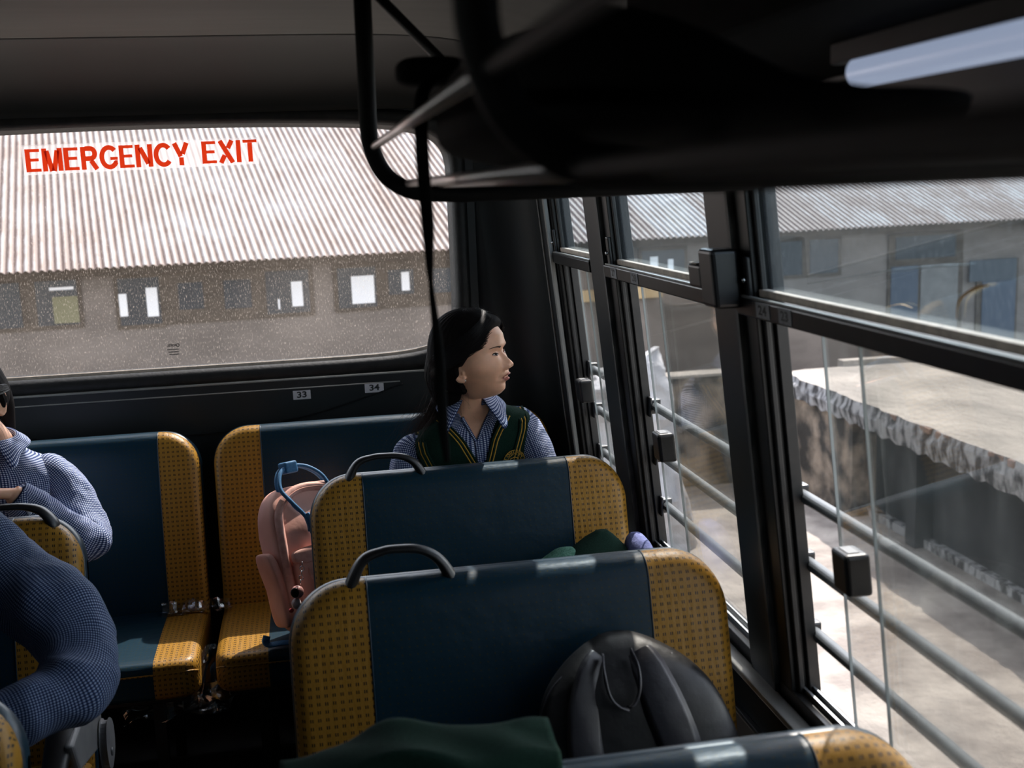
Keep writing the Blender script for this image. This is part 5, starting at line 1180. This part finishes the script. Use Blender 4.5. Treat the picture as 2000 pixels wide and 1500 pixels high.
# ---------- the two people on the left
def gsleeve(S, pts, r_, mat, seed, amp=.008, fr=34, n=48, m=90, name='sleeve'):
    P = cr(pts, m); T_, A = frames(P); rr = np.interp(np.linspace(0, 1, m), np.linspace(0, 1, len(r_)), r_); an_ = np.arange(n)/n*2*PI
    R3 = np.array([p+rr[i]*(np.cos(an_)[:, None]*A[i][0]+np.sin(an_)[:, None]*A[i][1]) for i, p in enumerate(P)])
    nn = (fnoise(R3.reshape(-1, 3), fr, amp*.7, seed)-1.1*np.abs(fnoise(R3.reshape(-1, 3)*[1, 1, .8], fr*1.15, amp, seed+50))+amp*.35+.6*np.abs(fnoise(R3.reshape(-1, 3), fr*2.3, amp*.5, seed+9))).reshape(R3.shape[:2]); d_ = R3-R3.mean(1, keepdims=True); d_ /= np.linalg.norm(d_, axis=2, keepdims=True)
    g = loftg(R3+d_*nn[..., None]); return mk(name, *g[:2], mat, S, uv=g[2], smooth=True)
def simple_hairline(x, ya): return np.interp(x, [-.02, .0, .012, .026, .040, .054, .066, .085, .12], [.004, .006, .012, .020, .032, .050, .068, .086, .10])
def sitter(label, cx1, cy1, zs, head, az, pitch, arms, mats, hands, legdir=-1, seatz=.47, sc_=1.0, wid=.170, extra=None, topz=None):
    S = empty('person', (cx1, cy1, seatz), label, 'person')
    lev = [(seatz, cx1, cy1, .155, .115), (seatz+.10, cx1, cy1, .142, .102), (seatz+.22, cx1, cy1-.005, .142, .10), (zs-.13, cx1, cy1-.01, .155, .104), (zs-.06, cx1, cy1-.02, wid-.002, .098), (zs-.02, cx1, cy1-.025, wid-.012, .084), (zs+.01, cx1, cy1-.03, wid-.042, .070), (zs+.035, cx1, cy1-.035, .085, .058), (zs+.055, cx1, cy1-.04, .056, .052), (zs+.09, cx1, cy1-.05, .048, .048), (zs+.14, head[0]*.5+cx1*.5, head[1]*.5+cy1*.5-.03, .047, .047)]
    R_ = orient(az, pitch); s = 1.08*sc_; C_ = head
    T = lambda V: [tuple(np.array(C_)+R_@(np.array(v)*s)) for v in V]
    parts = [(T(HV), HF), loftg(torso_rings(lev))[:2]]
    for sd in (-1, 1): e = ear_mesh(sd); parts.append((T(e[0]), e[1]))
    for (pts, r_) in arms: parts.append(limb(pts, [v*.62 for v in r_])[:2])
    parts += hands
    for dx in (-.085, .085):
        parts.append(limb([(cx1+dx*.9, cy1, seatz+.08), (cx1+dx, cy1-.2, seatz+.085), (cx1+dx*1.1, cy1-.36, seatz+.06), (cx1+dx*1.1, cy1-.40, seatz-.02), (cx1+dx, cy1-.38, .28), (cx1+dx, cy1-.36, .08)], [.074, .070, .056, .05, .045, .034])[:2])
    mk('body', *joinm(parts), 'skin', S, smooth=True, mods=[dict(type='REMESH', mode='VOXEL', voxel_size=.0032, use_smooth_shade=True)])
    for sd in (-1, 1):
        ey = lambda u, sd=sd: (sd*(.031+.0135*(u*2-1)), .0055-.002*math.sin(PI*u), .0055+.003*math.sin(PI*u))
        V, F = face_patch(ey, .0009); mk('eye', T(V), F, 'iris', S, smooth=True)
        br = lambda u, sd=sd: (sd*(.014+.036*u), .0225+.0085*math.sin(u*2.2)-.004*u-.002*(1-u*.8), .0225+.0085*math.sin(u*2.2)-.004*u+.002*(1-u*.8))
        V, F = face_patch(br, .0006, 20, 5); mk('eyebrow', T(V), F, 'brow', S, smooth=True)
    lf = lambda u: (.022*(u*2-1), -.0535-.010*(1-abs(u*2-1)**1.8), -.0535+.008*(1-abs(u*2-1)**1.8)); V, F = face_patch(lf, .0009, 20, 8); mk('lips', T(V), F, 'lip', S, smooth=True)
    V, F = hair_cap(simple_hairline, .010, low=-.08); cap = mk('hair', T(V), F, 'hair', S, smooth=True)
    wl2 = lambda p: tuple(np.array(C_)+R_@(np.array(p)*s)); r = np.random.default_rng(int(abs(cx1)*100)); st = []
    for k in range(200):
        sd = -1 if k % 2 else 1; t = r.random(); u0, v0 = sd*(4+44*t), 66-42*t**1.2; pts = []
        for q in np.linspace(0, 1, 6):
            a, b = math.radians(u0+(sd*160-u0)*q), math.radians(v0+(-20-v0)*q+(1-t)*8*math.sin(PI*q)); d = Vector((math.cos(b)*math.cos(a), math.cos(b)*math.sin(a), math.sin(b))); h = BVHH.ray_cast(d*.3, -d)
            pts.append(wl2(np.array(h[0])+np.array(d)*(.0125+.003*r.random())))
        st.append(strand(pts, .00055, 3, 12))
    for (a, b) in (((.05, 1), (.02, 1)), ((.04, 1), (.01, 1)), ((.06, 1), (.03, 1))):   # loose wisps at the temple
        pp = [wl2((a[0] if 0 else a, .066, .02)) if 0 else wl2((a[0], .068, .01)), wl2((a[0]-.005, .080, -.02)), wl2((b[0]+.01, .088, -.06)), wl2((b[0], .083, -.10))]; st.append(strand(pp, .0005, 3, 12))
    mk('hair_strands', *joinm(st), 'hairs', cap, smooth=True)
    mk('ponytail', *tubeg([wl2((-.09, 0, .0)), wl2((-.125, 0, -.03)), wl2((-.13, 0, -.10)), wl2((-.115, 0, -.19))], [.03, .036, .032, .012], 18, m=30)[:2], 'hair', S, smooth=True)
    L2 = [l for l in lev if l[0] <= zs+.056]; rg = np.array(torso_rings(L2, .008, 160, 120))
    nn = (fnoise(rg.reshape(-1, 3), 26, .0045, 5)-np.abs(fnoise(rg.reshape(-1, 3), 38, .007, 15))+.002).reshape(rg.shape[:2]); cen = rg.mean(1, keepdims=True); d_ = rg-cen; d_ /= np.linalg.norm(d_, axis=2, keepdims=True); g = loftg(rg+d_*nn[..., None], caps=False)
    sh = mk('shirt', *g[:2], mats, S, uv=g[2], smooth=True)
    collar(None, (cx1, cy1-.045, 0), .056, .056, zs+.085, S, az=0, open_=20, tipl=.085, sidel=.042, mat=mats)
    g = ribbon([(cx1+.002, surf_y(lev, cx1, z, .0115), z) for z in np.linspace(zs+.03, seatz+.05, 14)], .028, .003, 50); mk('placket', *g[:2], mats, sh, uv=g[2], smooth=True)
    for i, (pts, r_) in enumerate(arms):
        gsleeve(S, pts[:-1]+[tuple(np.array(pts[-2])*.10+np.array(pts[-1])*.90)], r_, mats, 20+i, **(extra or {}))
    mk('skirt', *tubeg([(cx1, cy1, seatz+.06), (cx1, cy1-.15, seatz+.08), (cx1, cy1-.30, seatz+.075), (cx1, cy1-.38, seatz+.05)], [.165, .17, .17, .165], 36, ref=(0, 0, 1), flat=.55)[:2], 'skirt', S, smooth=True)
    for dx in (-.085, .085): mk('shoe', *superell((cx1+dx, cy1-.40, .045), (.040, .11, .043), .6, .8), 'shoe', S, smooth=True)
    return S, T
# on the rear bench, hand raised to the chest
wr = (-.785, 2.97, .972)
LG, _ = sitter('person in checked shirt on the rear bench at the left, hand at chest', -.868, 3.20, 1.0, (-.900, 3.08, 1.205), -105, -22,
       [([(-.80, 3.19, .965), (-.735, 3.18, .965), (-.680, 3.14, .905), (-.640, 3.08, .815), (-.650, 3.03, .815), (-.722, 2.995, .905), wr], [.034, .058, .060, .060, .056, .050, .040]),
        ([(-.95, 3.19, .96), (-1.06, 3.14, .87), (-1.08, 3.08, .76), (-1.0, 2.98, .76), (-.90, 2.94, .84)], [.034, .058, .056, .050, .038])],
       'ging', [handg(wr, (-.62, -.12, .10), (-.15, -.2, -1), -1, .75, .95), handg((-.90, 2.94, .84), (.45, -.1, .35), (.2, -.3, -.6), 1, .8, .95)], extra=dict(amp=.010, fr=32))
mk('cuff', *tubeg([(-.757, 2.982, .944), (-.778, 2.973, .965)], [.038, .037], 28, smooth=False)[:2], 'ging', LG, smooth=True)
mk('button', *ellg((-.742, 2.943, .925), (.006, .003, .006), 16, 8), plain('shirt_button', (.5, .55, .65), .3), LG, smooth=True)
# in the seat in front, only the arm inside the view
wr2 = (-.68, 1.92, .83)
TP, _ = sitter('person in a dark checked shirt at the far left, bent elbow hanging over the armrest', -.905, 2.38, 1.10, (-.910, 2.315, 1.312), -80, -10,
       [([(-.86, 2.38, 1.07), (-.735, 2.36, 1.055), (-.655, 2.31, .990), (-.575, 2.25, .915), (-.485, 2.16, .855), (-.495, 2.06, .815), (-.59, 1.97, .815), wr2], [.045, .078, .080, .078, .076, .066, .054, .046]),
        ([(-.99, 2.36, 1.07), (-1.05, 2.30, .95), (-1.06, 2.2, .80), (-.96, 2.05, .76), (-.84, 1.95, .78)], [.070, .072, .068, .060, .045])],
       'ging2', [handg(wr2, (-.6, -.5, .0), (0, 0, -1), -1, .4, 1.0), handg((-.84, 1.95, .78), (.4, -.5, .0), (0, 0, -1), 1, .4, 1.0)], wid=.19, extra=dict(amp=.019, fr=22))
bpy.context.view_layer.update()
